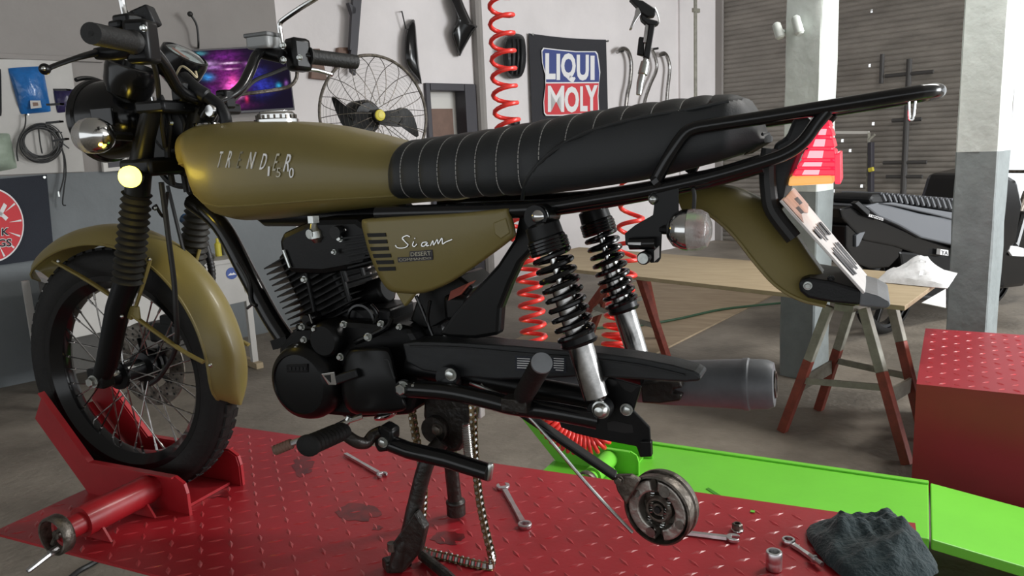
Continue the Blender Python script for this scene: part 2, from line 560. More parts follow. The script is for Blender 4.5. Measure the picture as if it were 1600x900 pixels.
# ledge along the left wall and the painted board under it
mb = MB()
p = wl(0, 88, 0); q = wl(135, 92, 0)
mb.bar(wp(p - WD * 3, p[2]), wp(q + WD * 0.1, p[2]), 0.06, 0.035)
struct(mb, 'trim_4', 'wall_taupe', smooth=0, bevel=0.005)
mb = MB()
mb.prism([wl(x, y, 0.02) for x, y in ((-90, 92), (111, 93), (132, 268), (-90, 277))], -SN * 0.019)
struct(mb, 'trim_5', 'white_panel', smooth=0)

# rolling shutter: corrugated curtain with a few holes letting the day in
P0 = sh(1120, 200); P0 = wp(P0, 0.0)
P1 = wp(sh(1576, 200), 0.0)
SL = np.linalg.norm(P1 - P0)
pitch = 0.062
NZ = int(WALL_H / pitch)
holes = []
for x, y in ((1363, 21), (1436, 14), (1359, 107), (1429, 105), (1365, 195), (1317, 219), (1329, 237), (1347, 290), (1303, 300)):
    q = sh(x, y)
    holes.append(((wp(q, 0) - P0) @ SN, int(q[2] / pitch)))
cols = [0.0, SL]
for hs, hk in holes: cols += [hs - 0.015, hs + 0.015]
cols = sorted(cols)
prof = [(0.0, 0.0), (0.25, 0.012), (0.55, 0.016), (0.85, 0.010)]
vs = []; fs = []
for cx in cols:
    for k in range(NZ):
        for t, dpt in prof: vs.append(P0 + SN * cx - WD * dpt + Z * (k + t) * pitch)
nr = NZ * len(prof)
for i in range(len(cols) - 1):
    mid = (cols[i] + cols[i + 1]) / 2
    for j in range(nr - 1):
        k, t = divmod(j, len(prof))
        if t in (1, 2) and any(abs(mid - hs) < 0.005 and k == hk for hs, hk in holes): continue
        fs.append((i * nr + j, (i + 1) * nr + j, (i + 1) * nr + j + 1, i * nr + j + 1))
mb = MB(); mb.add(vs, fs)
shut = struct(mb, 'door_2', 'shutter', smooth=0, label='grey steel roller shutter of narrow ribs')
mb = MB()
for s_, e in ((0.06, 0), (SL - 0.02, 1)):
    mb.box(P0 + SN * s_ - WD * 0.035 + Z * WALL_H / 2, (0.05, 0.10, WALL_H), (WD, SN, Z))
struct(mb, 'guide_rail', 'wall_taupe' , shut, smooth=0)

# pillars, painted white over grey
def pillar(name, base_px, w, zsplit, base=None, label=None):
    foot = at(*base_px, z=0.0) if base is None else base
    c = foot + WD * w / 2 + SN * w / 2
    def shaft(z0, z1):
        mb = MB(); n = 7; rs = []
        K = int((z1 - z0) / 0.12)
        for k in range(K + 1):
            zz = z0 + (z1 - z0) * k / K
            ring = []
            for (a, b) in ((-1, -1), (1, -1), (1, 1), (-1, 1)):
                for e in range(n):
                    pass
            for s_ in range(4):
                a0 = np.array([(-1, -1), (1, -1), (1, 1), (-1, 1)][s_]); a1 = np.array([(-1, -1), (1, -1), (1, 1), (-1, 1)][(s_ + 1) % 4])
                for e in range(n):
                    ab = a0 + (a1 - a0) * (0.04 + 0.92 * e / (n - 1))
                    jit = RNG.normal(0, 0.0022)
                    ring.append(wp(c + WD * (ab[0] * w / 2 + (jit if abs(ab[0]) > .99 else 0)) + SN * (ab[1] * w / 2 + (jit if abs(ab[1]) > .99 else 0)), zz))
            rs.append(ring)
        mb.rings(rs)
        return mb
    o = struct(shaft(zsplit, WALL_H), name, 'pillar_white', smooth=30, label=label)
    struct(shaft(0.0, zsplit), 'grey_paint', 'pillar_grey', o, smooth=30)
    return o, c


pil1, pc1 = pillar('pillar', (1217, 586), 0.212, 1.12, label='white and grey concrete pillar with two white pegs')
base2 = at(1472, 598, z=0.0)
pil2, pc2 = pillar('pillar', None, 0.207, 1.31, base=base2, label='white and grey concrete pillar nearest the daylight')
for x, y, x2, y2 in ((1210, 36, 1220, 60), (1240, 25, 1250, 54)):
    mb = MB()
    fo_ = at(1217, 586, z=0.0) - WD * .045
    a = at(x + 2, y, n=WD, o=fo_); b = at(x2, y2, n=WD, o=fo_)
    mb.tube([a, lerp(a, b, .1), lerp(a, b, .9), b], [0.014, 0.024, 0.026, 0.018], 12)
    mb.cyl(lerp(a, b, .5), lerp(a, b, .5) - SN * 0.0 + WD * 0.12, 0.012, n=8)
    struct(mb, 'peg', 'pillar_white', pil1)

# ================================================================== ON THE WALLS
# left-hand flag
mb = MB(); F0 = [(-95, 288), (73, 273), (85, 402), (-95, 428)]
G = []
for i in range(13):
    row = []
    for j in range(9):
        u, v = i / 12, j / 8
        a = lerp(F0[0], F0[1], u); b = lerp(F0[3], F0[2], u); q = lerp(a, b, v)
        row.append(wl(q[0], q[1], 0.03 + 0.006 * math.sin(7 * u + 2 * v)))
    G.append(row)
flag = thing('cloth_flag', 'dark cloth flag with a red disc on the grey lower wall at left', 'flag', wp(wl(20, 410, 0.03), wl(20, 410, .03)[2]))
make(mb.sheet(G, 0.002), 'cloth', 'flag_navy', flag)


def disc_w(cx, cy, rx, ry, off, n=48):
    return [wl(cx + rx * math.cos(2 * math.pi * k / n), cy + ry * math.sin(2 * math.pi * k / n), off) for k in range(n)]


mb = MB(); mb.prism(disc_w(-17, 352, 54.5, 59, 0.042), SN * 0.001); make(mb, 'disc_rim', 'flag_white', flag, smooth=0)
mb = MB(); mb.prism(disc_w(-17, 352, 52.5, 56.5, 0.044), SN * 0.001); make(mb, 'disc', 'flag_red', flag, smooth=0)
mb = MB()
for ang in (-38, -8, 18, 40, 62):
    a = R(ang)
    p0 = (-17 + 24 * math.cos(a) * 1.3, 352 + 24 * math.sin(a) * 1.4); p1 = (-17 + 51 * math.cos(a), 352 + 55 * math.sin(a))
    t = np.array([-math.sin(a), math.cos(a)])
    mb.prism([wl(p0[0], p0[1], 0.046), wl(p1[0] + t[0] * 1.6, p1[1] + t[1] * 1.6, 0.046), wl(p1[0] - t[0] * 1.6, p1[1] - t[1] * 1.6, 0.046)], SN * 0.001)
for p in ([(-4, 336), (6, 317), (11, 321), (2, 339)], [(-3, 333), (1, 330), (13, 340), (9, 345)], [(-7, 317), (-2, 317), (-2, 346), (-7, 346)]):
    mb.prism([wl(x, y, 0.046) for x, y in p], SN * 0.001)
make(mb, 'white_marks', 'flag_white', flag, smooth=0)
for tx, (x0, y0, x1, y1) in (('K', (3, 357, 14, 368)), ('GS', (-4, 374, 18, 386))):
    for off, g, m in ((0.047, 1.0, 'flag_white'), (0.049, 0.0, 'flag_black')):
        make(text_quad(tx, wl(x0 - g, y0 - g, off), wl(x1 + g, y0 - 1 - g, off), wl(x1 + g, y1 - 1 + g, off), wl(x0 - g, y1 + g, off), 0.001, bold=0.05 if g else 0.02), 'lettering', m, flag, smooth=0)
mb = MB(); q = wl(69, 277, .034); mb.cyl(q, q + SN * 0.01, 0.009, n=10); make(mb, 'eyelet', 'steel', flag)

# blue bag, violet packet, pale bag, black thing on the board
def pouch(name, pts, m, label, cat, depth, off=0.022, parent=None, seed=1):
    rr = np.random.default_rng(seed)
    G = []; N = 14
    for i in range(N + 1):
        row = []
        for j in range(N + 1):
            u, v = i / N, j / N
            q = lerp(lerp(pts[0], pts[1], u), lerp(pts[3], pts[2], u), v)
            b = (math.sin(math.pi * u) * math.sin(math.pi * v)) ** 0.5
            row.append(wl(q[0], q[1], off + depth * b + rr.normal(0, depth * 0.05) * b))
        G.append(row)
    mb = MB().sheet(G, -0.004)
    return mb


t = thing('plastic_bag', 'shiny blue plastic bag with a white label on the board', 'bag', wl(45, 178, 0.022))
make(pouch('b', [(13, 107), (66, 104), (79, 174), (33, 178)], 'bag_blue', '', '', 0.06, seed=3), 'pouch', 'bag_blue', t, smooth=60)
mb = MB(); mb.prism([wl(x, y, 0.085) for x, y in ((47, 157), (63, 157), (65, 168), (48, 170))], SN * 0.002); make(mb, 'label', 'white_panel', t, smooth=0)
mb = MB(); mb.prism([wl(x, y, 0.088) for x, y in ((51, 160), (59, 160), (60, 165), (52, 166))], SN * 0.001); make(mb, 'print', 'brown', t, smooth=0)
solo(pouch('p', [(84, 141), (115, 140), (122, 172), (90, 176)], 'packet', '', '', 0.03, seed=4), 'packet', 'packet', 'small violet packet beside the blue bag on the board', 'packet', smooth=60)
mb = pouch('g', [(-40, 210), (14, 209), (26, 262), (-40, 274)], 'pale_green', '', '', 0.09, seed=5)
solo(mb, 'wrapped_part', 'pale_green', 'pale green wrapped part cut by the left photo edge', 'package', smooth=60)
mb = pouch('k', [(-40, 108), (1, 108), (2, 181), (-40, 182)], '', '', '', 0.03, seed=6)
solo(mb, 'black_packet', 'black_plastic', 'black packet at the left photo edge beside the blue bag', 'packet', smooth=60)
# coil of cables hung on the board
t = thing('cable_coil', 'coil of thin black cables hanging on the white board', 'cable', wl(62, 320, 0.03))
for k in range(7):
    pts = []
    a = RNG.uniform(0, 6.28); rr_ = 27 + RNG.uniform(-5, 5); cx = 63 + RNG.uniform(-4, 4); cy = 223 + RNG.uniform(-4, 4)
    for i in range(25):
        th = a + 2 * math.pi * i / 24
        pts.append(wl(cx + rr_ * math.cos(th) * 1.05, cy + rr_ * math.sin(th) * 0.92, 0.035 + 0.008 * k + 0.004 * math.sin(3 * th)))
    make(MB().tube(spline(pts, 3), 0.0045, 6), 'cable', 'cable', t)
for pts in ([(40, 178), (39, 197), (30, 215), (26, 235), (28, 252)], [(93, 224), (101, 245), (103, 270), (100, 295), (98, 318), (103, 321)], [(84, 205), (95, 221), (108, 232)], [(72, 195), (80, 210), (84, 235)], [(95, 225), (100, 250), (99, 280), (92, 304)], [(60, 200), (63, 225), (66, 240)], [(75, 203), (97, 207)]):
    make(MB().tube(spline([wl(x, y, 0.07) for x, y in pts], 5), 0.0045, 6), 'loose_end', 'cable', t)
mb = MB(); q = wl(92, 304, 0.07); mb.cyl(q - Z * 0.015, q + Z * 0.02, 0.007, n=8); make(mb, 'plug', 'steel', t)
mb = MB(); q = wl(40, 180, 0.0); mb.cyl(q + SN * 0.0, q + SN * 0.08, 0.006, n=8); make(mb, 'hook', 'steel', t)

# white switch box low on the wall behind the fork
mb = MB(); mb.prism([wl(x, y, 0.05) for x, y in ((159, 232), (198, 232), (200, 266), (162, 269))], -SN * 0.05)
t = thing('wall_socket', 'pale plastic socket box on the wall behind the headlight', 'socket', wl(180, 268, 0.0))
make(mb, 'cover', 'cream', t, smooth=0, bevel=0.006)
mb = MB(); mb.prism([wl(x, y, 0.056) for x, y in ((168, 240), (191, 240), (192, 260), (170, 262))], -SN * 0.01); make(mb, 'outlet', 'frame_black', t, smooth=0)

# wall screen
OFF = 0.10
c4 = [(298, 78), (449, 70), (461, 172), (311, 181)]
TVc = [wl(*c4[0], OFF + .04), wl(*c4[1], OFF + .04), wl(*c4[2], OFF), wl(*c4[3], OFF)]
t = thing('television', 'flat television showing a purple concert stage on the left wall', 'television', TVc[3])
nT = nrm(np.cross(TVc[1] - TVc[0], TVc[3] - TVc[0])); nT = nT if nT @ SN > 0 else -nT
mb = MB(); mb.prism(TVc, -nT * 0.05); make(mb, 'housing', 'frame_black', t, smooth=0, bevel=0.004)


def tvq(u, v, o=0.002): return lerp(lerp(TVc[0], TVc[1], u), lerp(TVc[3], TVc[2], u), v) + nT * o


def tv_material():
    m = bpy.data.materials.new('stage_picture'); m.use_nodes = True
    nt = m.node_tree; nt.nodes.clear(); N = nt.nodes.new; L = nt.links.new
    out = N('ShaderNodeOutputMaterial'); em = N('ShaderNodeEmission'); L(em.outputs[0], out.inputs[0])
    uv = N('ShaderNodeAttribute'); uv.attribute_name = 'panel'
    sep = N('ShaderNodeSeparateXYZ'); L(uv.outputs['Vector'], sep.inputs[0])

    def blob(cx, cy, sx, sy, col, power=2.0):
        def f(op, a, b):
            k = N('ShaderNodeMath'); k.operation = op
            for i, w in enumerate((a, b)):
                if isinstance(w, (int, float)): k.inputs[i].default_value = w
                else: L(w, k.inputs[i])
            return k.outputs[0]
        dx = f('MULTIPLY', f('SUBTRACT', sep.outputs[0], cx), 1 / sx); dy = f('MULTIPLY', f('SUBTRACT', sep.outputs[1], cy), 1 / sy)
        r2 = f('ADD', f('MULTIPLY', dx, dx), f('MULTIPLY', dy, dy))
        e = f('POWER', 2.718, f('MULTIPLY', r2, -1.0))
        mx = N('ShaderNodeVectorMath'); mx.operation = 'SCALE'; mx.inputs[0].default_value = col; L(e, mx.inputs['Scale'])
        return mx.outputs[0]
    acc = None
    for a in ((.33, .45, .15, .32, (.13, .008, .12)), (.36, .62, .075, .13, (.85, .12, .50)), (.35, .76, .075, .035, (.75, .35, .6)), (.37, .52, .04, .10, (.45, .03, .12)),
              (.12, .20, .10, .035, (.30, .18, .36)), (.17, .27, .08, .03, (.25, .12, .32)), (.36, .21, .07, .014, (.75, .55, .75)), (.36, .30, .06, .012, (.6, .3, .5)), (.56, .24, .06, .03, (.25, .08, .28)),
              (.30, .10, .16, .06, (.06, .006, .09)), (.12, .42, .055, .05, (.012, .20, .50)), (.07, .04, .05, .025, (.05, .22, .26)), (.14, .70, .06, .12, (.10, .008, .13)),
              (.64, .55, .10, .18, (.012, .018, .20)), (.74, .62, .10, .10, (.008, .014, .13)), (.62, .36, .10, .05, (.012, .012, .07)), (.86, .62, .028, .04, (.02, .26, .42)), (.95, .60, .02, .05, (.16, .06, .24)), (.49, .80, .018, .06, (.42, .012, .06)), (.35, .92, .20, .05, (.06, .004, .05))):
        b = blob(*a)
        if acc is None: acc = b
        else:
            s_ = N('ShaderNodeVectorMath'); s_.operation = 'ADD'; L(acc, s_.inputs[0]); L(b, s_.inputs[1]); acc = s_.outputs[0]
    no = N('ShaderNodeTexNoise'); no.inputs['Scale'].default_value = 22; L(uv.outputs['Vector'], no.inputs['Vector'])
    mr = N('ShaderNodeMapRange'); mr.inputs['From Min'].default_value = .3; mr.inputs['From Max'].default_value = .7; mr.inputs['To Min'].default_value = .45; mr.inputs['To Max'].default_value = 1.3
    L(no.outputs['Fac'], mr.inputs['Value'])
    sc = N('ShaderNodeVectorMath'); sc.operation = 'SCALE'; L(acc, sc.inputs[0]); L(mr.outputs[0], sc.inputs['Scale'])
    ad = N('ShaderNodeVectorMath'); ad.operation = 'ADD'; L(sc.outputs[0], ad.inputs[0]); ad.inputs[1].default_value = (.008, .006, .014)
    L(ad.outputs[0], em.inputs['Color'])
    return m


mb = MB(); mb.add([tvq(.015, .02), tvq(.985, .02), tvq(.985, .96), tvq(.015, .96)], [(0, 1, 2, 3)])
scr = make(mb, 'screen', tv_material(), t, smooth=0)
at_ = scr.data.attributes.new('panel', 'FLOAT_VECTOR', 'POINT')
for i, (u, v) in enumerate(((0, 0), (1, 0), (1, 1), (0, 1))): at_.data[i].vector = (u, v, 0)
mb = MB()                      # crowd silhouettes in front of the stage are print on the picture; wall mount behind
mb.box((tvq(.5, .5, -0.07)), (0.3, 0.08, 0.2), (WD, SN, Z)); make(mb, 'wall_mount', 'frame_black', t, smooth=0)
# gooseneck lamp above the screen
t = thing('gooseneck_microphone', 'thin black gooseneck rising above the television', 'microphone', wl(311, 78, 0.1))
make(MB().tube(spline([wl(310, 75, 0.0), wl(310, 73, 0.05), wl(310, 66, 0.09), wl(309, 50, 0.10), wl(306, 36, 0.11), wl(298, 23, 0.12)], 6), 0.008, 8), 'stem', 'cable', t)
mb = MB(); mb.ball(wl(297, 22, 0.12), 0.02); make(mb, 'tip', 'cable', t)

# black L-shaped bracket with wooden blocks
t = thing('steel_bracket', 'black angle bracket with brown wooden blocks above the fan', 'bracket', wl(545, 115, 0.0))
mb = MB(); mb.prism([wl(x, y, 0.10) for x, y in ((558, -20), (567, -20), (556, 118), (549, 112), (547, 92))], -SN * 0.04); make(mb, 'upright', 'frame_black', t, smooth=0, bevel=0.004)
mb = MB(); mb.prism([wl(x, y, 0.12) for x, y in ((545, 4), (556, 12), (557, 20), (551, 22))], -SN * 0.05); mb.prism([wl(x, y, 0.12) for x, y in ((553, -20), (559, -20), (551, 78), (547, 78))], -SN * 0.04); make(mb, 'bracket_arm', 'frame_black', t, smooth=0)
for q in ([(529, 74), (548, 74), (549, 84), (526, 110)], [(490, 76), (500, 76), (512, 125), (486, 122)]):
    mb = MB(); mb.prism([wl(x, y, 0.05) for x, y in q], -SN * 0.05); make(mb, 'wooden_block', 'brown', t, smooth=0, bevel=0.004)
# fairings and plastic parts
def wallpart(name, pts, depth, m, label, cat, hook=None, off=0.02):
    n = len(pts); cx, cy = np.mean(pts, 0)
    P = spline([np.array([x, y, 0]) for x, y in pts], 3, closed=True)
    rs = []
    for s_, o in ((1.0, 0.0), (1.0, depth * .45), (.86, depth * .8), (.55, depth), (.15, depth * 1.05)):
        rs.append([wl(cx + (p[0] - cx) * s_, cy + (p[1] - cy) * s_, off + o) for p in P])
    mb = MB().rings(rs)
    t = thing(name, label, cat, wl(cx, max(y for x, y in pts), off))
    make(mb, 'shell', m, t, smooth=50)
    if hook:
        mb = MB(); a = wl(*hook[0], 0.0); b = wl(*hook[0], off + 0.05); c_ = wl(*hook[1], off + 0.04)
        mb.tube([a, b, c_], 0.006, 6); make(mb, 'hook', 'cable', t)
    return t


wallpart('motorcycle_fairing', [(634, 52), (640, 36), (648, 32), (652, 70), (655, 104), (659, 131), (650, 122), (640, 110), (633, 92)], 0.10, 'black_gloss', 'tall narrow black fairing hanging above the fan', 'fairing', ((628, 18), (634, 45)))
wallpart('motorcycle_mudguard', [(700, -18), (714, -18), (726, 10), (738, 36), (746, 41), (738, 52), (724, 78), (718, 88), (712, 74), (706, 50), (713, 32), (711, 10)], 0.12, 'black_gloss', 'black pointed mudguard with a hook-shaped top on the white wall', 'mudguard', ((705, -10), (706, -6)))
t = wallpart('plastic_canister', [(789, 62), (797, 54), (811, 53), (820, 62), (822, 96), (815, 119), (800, 122), (790, 112), (786, 85)], 0.16, 'black_plastic', 'black ribbed plastic tank hanging between red hose and banner', 'tank')
mb = MB()
for x in (801, 808, 814):
    mb.tube(spline([wl(x, 62, 0.17), wl(x + 1, 90, 0.20), wl(x - 2, 116, 0.16)], 5), 0.018, 6)
make(mb, 'rib', 'black_plastic', t)
solo(MB().ball(wl(805, 192, 0.05), .06, .04, .06, ax=(WD, SN, Z)), 'wall_knob', 'black_plastic', 'small round black knob on the white wall just above the seat', 'knob')  # small black wall knob

# banner with the two-colour emblem
ban = thing('oil_banner', 'black cloth banner with blue and red LIQUI MOLY emblem', 'banner', wl(888, 240, 0.03))
B0 = [(826, 52), (947, 62), (952, 250), (834, 252)]


def bq(u, v, off=0.03):
    q = lerp(lerp(B0[0], B0[1], u), lerp(B0[3], B0[2], u), v)
    return wl(q[0], q[1] + 2.2 * math.sin(math.pi * u), off + 0.012 * math.sin(5 * u + 3 * v))


make(MB().sheet([[bq(i / 16, j / 16) for j in range(17)] for i in range(17)], 0.003), 'cloth', 'flag_black', ban)
for (u, v) in ((.015, .012), (.985, .015)):
    mb = MB(); q = bq(u, v, .0); mb.cyl(q, q + SN * 0.05, 0.012, n=8); make(mb, 'eyelet', 'steel', ban)


def emb(pts, off): return [wl(x, y, off) for x, y in pts]


emo = [(846, 79), (849, 74.5), (870, 77), (900, 80), (931, 80), (934, 84), (936, 97), (938, 113), (936, 130), (935, 150), (936, 172), (934, 176), (905, 179), (875, 181), (853, 181), (850, 177), (849, 160), (852, 135), (852, 118), (847, 98)]
cxy = np.mean(emo, 0)
mb = MB(); mb.prism(emb(emo, 0.058), SN * 0.001); make(mb, 'emblem_border', 'flag_white', ban, smooth=0)
inn = [tuple(cxy + (np.array(p) - cxy) * np.array([.965, .965])) for p in emo]
top = [p for p in inn[0:8]] + [(936.0, 128), (853.4, 128.5)] + [p for p in inn[18:]]
bot = [(852.8, 130.5), (935.6, 130)] + [p for p in inn[9:17]]
mb = MB(); mb.prism(emb(top, 0.061), SN * 0.001); make(mb, 'emblem_blue', 'flag_blue', ban, smooth=0)
mb = MB(); mb.prism(emb(bot, 0.061), SN * 0.001); make(mb, 'emblem_red', 'flag_red', ban, smooth=0)
for tx, xs, y0, y1, sl in (('LIQUI', (852.5, 866.5, 876, 877, 902, 903, 920, 921.5, 930.5), 82, 125, 1), ('MOLY', (), 133, 175, 0)):
    cells = [('L', 852, 868, 83, 124), ('I', 869.5, 875, 84, 125), ('Q', 876.5, 899.5, 83, 129), ('U', 901, 920, 85.5, 126), ('I', 922.5, 929, 87, 125)] if sl else \
        [('M', 856, 881.5, 134, 175), ('O', 882, 904.5, 135, 176), ('L', 906.5, 918, 135, 174), ('Y', 914.5, 934, 133, 173)]
    for ch, x0, x1, ya, yb in cells:
        make(text_quad(ch, wl(x0, ya, .0635), wl(x1, ya, .0635), wl(x1, yb, .0635), wl(x0, yb, .0635), 0.001, bold=0.012 if ch == 'M' else 0.04), 'lettering', 'flag_white', ban, smooth=0)

# bent chrome pipes hung on the wall
PIPES = (('bent_pipe', [(964, 81), (972, 76), (980, 79), (985, 92), (986, 108), (984, 130), (980, 148), (977, 175)], 0.026, 'chrome_worn', 'leftmost bent metal pipe hanging on the white wall by the banner'),
         ('bent_pipe', [(1028, 87), (1036, 83), (1042, 88), (1046, 104), (1045, 122), (1043, 140), (1041, 165)], 0.024, 'chrome_worn', 'rightmost bent metal pipe hanging on the white wall'),
         ('bent_pipe', [(1018, 77), (1023, 88), (1026, 102), (1024, 114), (1016, 132), (1008, 155), (1004, 178)], 0.022, 'chrome_worn', 'bent metal pipe on the wall directly behind the air gun'))
for nm, pts, r_, m, lab in PIPES:
    t = thing(nm, lab, 'pipe', wl(*pts[-1], 0.06), 'bent pipes on the white wall')
    make(MB().tube(spline([wl(x, y, 0.09) for x, y in pts], 6), r_, 10), 'tube', m, t)
    mb = MB(); q = wl(*pts[0], 0.0); mb.cyl(q, q + SN * 0.10, 0.014, n=8); make(mb, 'hook', 'cable', t)

# ================================================================== STANDING ABOUT THE SHOP
# pedestal fan
D = 4.4
fc = at(586, 181, d=D)
ax = nrm(_f * math.cos(R(144)) + _r * math.sin(R(144)))       # faces into the room
fan = thing('pedestal_fan', 'large pedestal fan with wire cage and two black blades behind the fuel tank', 'fan', wp(fc - ax * 0.16, 0.0))
RC = 0.335
_, fu, fv = frame(ax)
def fp(a, r_, h): return fc + ax * h + (fu * math.cos(a) + fv * math.sin(a)) * r_
mb = MB(); mb.torus(fc, ax, RC, 0.009, 64, 8); make(mb, 'cage_ring', 'dirty_steel', fan)
mb = MB()
for k in range(18):
    a = 2 * math.pi * k / 18
    mb.tube(spline([fp(a, 0.06, 0.075), fp(a + .10, 0.16, 0.085), fp(a + .16, 0.27, 0.065), fp(a + .2, RC, 0.0)], 3), 0.0022, 5)
    mb.tube(spline([fp(a + .1, 0.08, -0.09), fp(a, 0.18, -0.10), fp(a - .05, 0.28, -0.075), fp(a - .1, RC, 0.0)], 3), 0.0022, 5)
make(mb, 'cage_wires', 'dirty_steel', fan, kind='stuff')
mb = MB()
for k in range(1, 15):
    r_ = RC * k / 15
    h = 0.085 * math.sqrt(max(0, 1 - (r_ / RC) ** 2.4))
    mb.torus(fc + ax * h, ax, r_, 0.0006, 40, 3)
    mb.torus(fc - ax * h * 1.15, ax, r_, 0.0005, 40, 3)
make(mb, 'cage_hoops', 'dirty_steel', fan, kind='stuff')
mb = MB(); mb.lathe(fc, ax, [(0.0, 0.062), (0.028, 0.062), (0.036, 0.052), (0.036, -0.03), (0.0, -0.03)], 24); make(mb, 'hub', 'black_plastic', fan)
mb = MB(); mb.lathe(fc, ax, [(0.0, 0.070), (0.026, 0.070), (0.031, 0.067), (0.032, 0.060), (0.0, 0.060)], 24); make(mb, 'badge', 'yellow', fan)
mb = MB(); mb.lathe(fc, ax, [(0.0, -0.08), (0.08, -0.08), (0.10, -0.12), (0.10, -0.24), (0.07, -0.28), (0.0, -0.29)], 24); make(mb, 'motor', 'black_plastic', fan)
hub_px = np.array([592, 185.0])
for tip, bend in (((519, 152), (548, 190)), ((653, 213), (632, 184))):
    mid = lerp(hub_px, tip, .5); b2 = np.array(bend, float)
    G = []
    cl = spline([np.array([*hub_px, 0]), np.array([*lerp(hub_px, b2, .75), 0]), np.array([*b2, 0]), np.array([*tip, 0])], 5)
    for i, p in enumerate(cl):
        s_ = i / (len(cl) - 1); w = (12 + 17 * math.sin(math.pi * min(1, s_ * 0.9 + 0.06)) ** 0.8) * (1 if s_ < .75 else max(.08, (1 - s_) / .25) ** .6)
        tdir = nrm(cl[min(i + 1, len(cl) - 1)] - cl[max(i - 1, 0)]); nd = np.array([-tdir[1], tdir[0], 0])
        row = []
        for j in range(5):
            q = p + nd * w * (j / 4 - .5)
            row.append(at(q[0], q[1], n=ax, o=fc + ax * (0.02 + 0.035 * (j / 4 - .5))))
        G.append(row)
    make(MB().sheet(G, 0.004), 'blade', 'black_plastic', fan)
mb = MB(); pt = wp(fc - ax * 0.16, 0.0)
mb.cyl(wp(pt, 0.03), wp(pt, fc[2] - 0.2), 0.022, n=12); mb.cyl(wp(pt, fc[2] - 0.25), wp(pt, fc[2] - 0.06), 0.03, n=12); make(mb, 'post', 'dirty_steel', fan)
mb = MB(); mb.lathe(wp(pt, 0.0), Z, [(0.0, 0.0), (0.25, 0.0), (0.25, 0.025), (0.06, 0.06), (0.0, 0.06)], 32); make(mb, 'foot', 'frame_black', fan)

# desk against the left wall
fo = at(407, 572, z=0.0)
def dk(px, py, off=0.0): return at(px, py, n=SN, o=fo + SN * off)
desk = thing('workbench_desk', 'white panelled desk with a round blue sticker behind the front wheel', 'desk', wp(dk(300, 480), 0))
mb = MB(); mb.prism([dk(x, y) for x, y in ((90, 462), (368, 403), (387, 470), (90, 534))], -SN * 0.03); make(mb, 'front_panel', 'white_panel', desk, smooth=0, bevel=0.003)
ztop = dk(368, 403)[2]
a, b = wp(dk(88, 462), ztop), wp(dk(372, 403), ztop)
mb = MB(); mb.prism([a + SN * .015, b + SN * .015, b - SN * 0.62, a - SN * 0.62], -Z * 0.03); make(mb, 'desk_top', 'white_panel', desk, smooth=0, bevel=0.003)
zb = dk(387, 470)[2]
mb = MB(); q1, q2 = wp(dk(95, 500), 0) - SN * .42, wp(dk(386, 500), 0) - SN * .42; mb.prism([wp(q1, .12), wp(q2, .12), wp(q2, ztop - .04), wp(q1, ztop - .04)], -SN * .02); make(mb, 'under_desk_sheet', 'desk_grey', desk, smooth=0)  # dark grey sheet set back under the desk top
for p, w in ((wp(fo, 0), 0), (wp(fo - SN * 0.55, 0), 0), (wp(dk(92, 512), 0), 0), (wp(dk(92, 512) - SN * .55, 0), 0)):
    mb = MB(); mb.box(wp(p - SN * 0.02 - WD * 0.03, ztop / 2 - .02), (0.04, 0.04, ztop - 0.04), (WD, SN, Z)); make(mb, 'leg', 'white_panel', desk, smooth=0)
mb = MB(); mb.bar(wp(fo - SN * 0.6 - WD * .03, 0.02), wp(fo + SN * 0.06 - WD * .03, 0.02), 0.05, 0.04); make(mb, 'foot_rail', 'wood', desk, smooth=0)
mb = MB(); q = dk(362, 427); mb.prism([q + SN * .001 + (WD * math.cos(k * math.pi / 16) + Z * math.sin(k * math.pi / 16)) * 0.04 for k in range(32)], SN * 0.002); make(mb, 'sticker', 'sign_blue', desk, smooth=0)
mb = MB(); mb.prism([q + SN * .0035 + WD * x + Z * z_ for x, z_ in ((-.03, -.012), (-.018, -.002), (-.008, .005), (0, -.003), (.012, .004), (.03, -.012))], SN * 0.001); make(mb, 'sticker_mark', 'flag_white', desk, smooth=0)
make(text_quad('Z', dk(310, 428, .001), dk(320, 426, .001), dk(319, 439, .001), dk(309, 441, .001), 0.001, bold=.06, shear=.3), 'lettering', 'flag_red', desk, smooth=0)
# things on the desk
def ontop(px, py): return at(px, py, z=ztop)
mb = MB(); q = ontop(342, 400); mb.lathe(q, Z, [(0.0, 0.0), (0.022, 0.0), (0.022, 0.085), (0.010, 0.10), (0.010, 0.125), (0.0, 0.125)], 16)
solo(mb, 'spray_bottle', 'yellow', 'small yellow bottle on the white desk', 'bottle')
t = thing('squat_bottle', 'dark bottle with a pale cap beside the yellow bottle', 'bottle', ontop(353, 398))
mb = MB(); q = ontop(353, 398); mb.lathe(q, Z, [(0.0, 0.0), (0.028, 0.0), (0.028, 0.09), (0.012, 0.11), (0.0, 0.11)], 16); make(mb, 'body', 'grey_lid', t)
mb = MB(); mb.cyl(q + Z * .11, q + Z * .15, 0.014, n=12); make(mb, 'cap', 'wire_cream', t)
t = thing('cable_loop', 'loop of black cable lying on the white desk', 'cable', ontop(310, 408))
for cx, rx in ((306, 15), (322, 12)):
    pts = [ontop(cx + rx * math.cos(k * .524), 404 + 5 * math.sin(k * .524)) + Z * 0.008 for k in range(12)]
    make(MB().tube(spline(pts, 4, closed=True), 0.006, 6, loop=True), 'cable', 'cable', t)

# trestle table with a long board
TZ = 0.70
bench = [at(*p, z=TZ) for p in ((800, 410), (1414, 478), (1478, 431), (905, 386))]
mb = MB(); mb.prism(bench, -Z * 0.022)
solo(mb, 'bench_board', 'wood', 'long bare wooden board lying on two trestles', 'board', smooth=0, bevel=0.002)


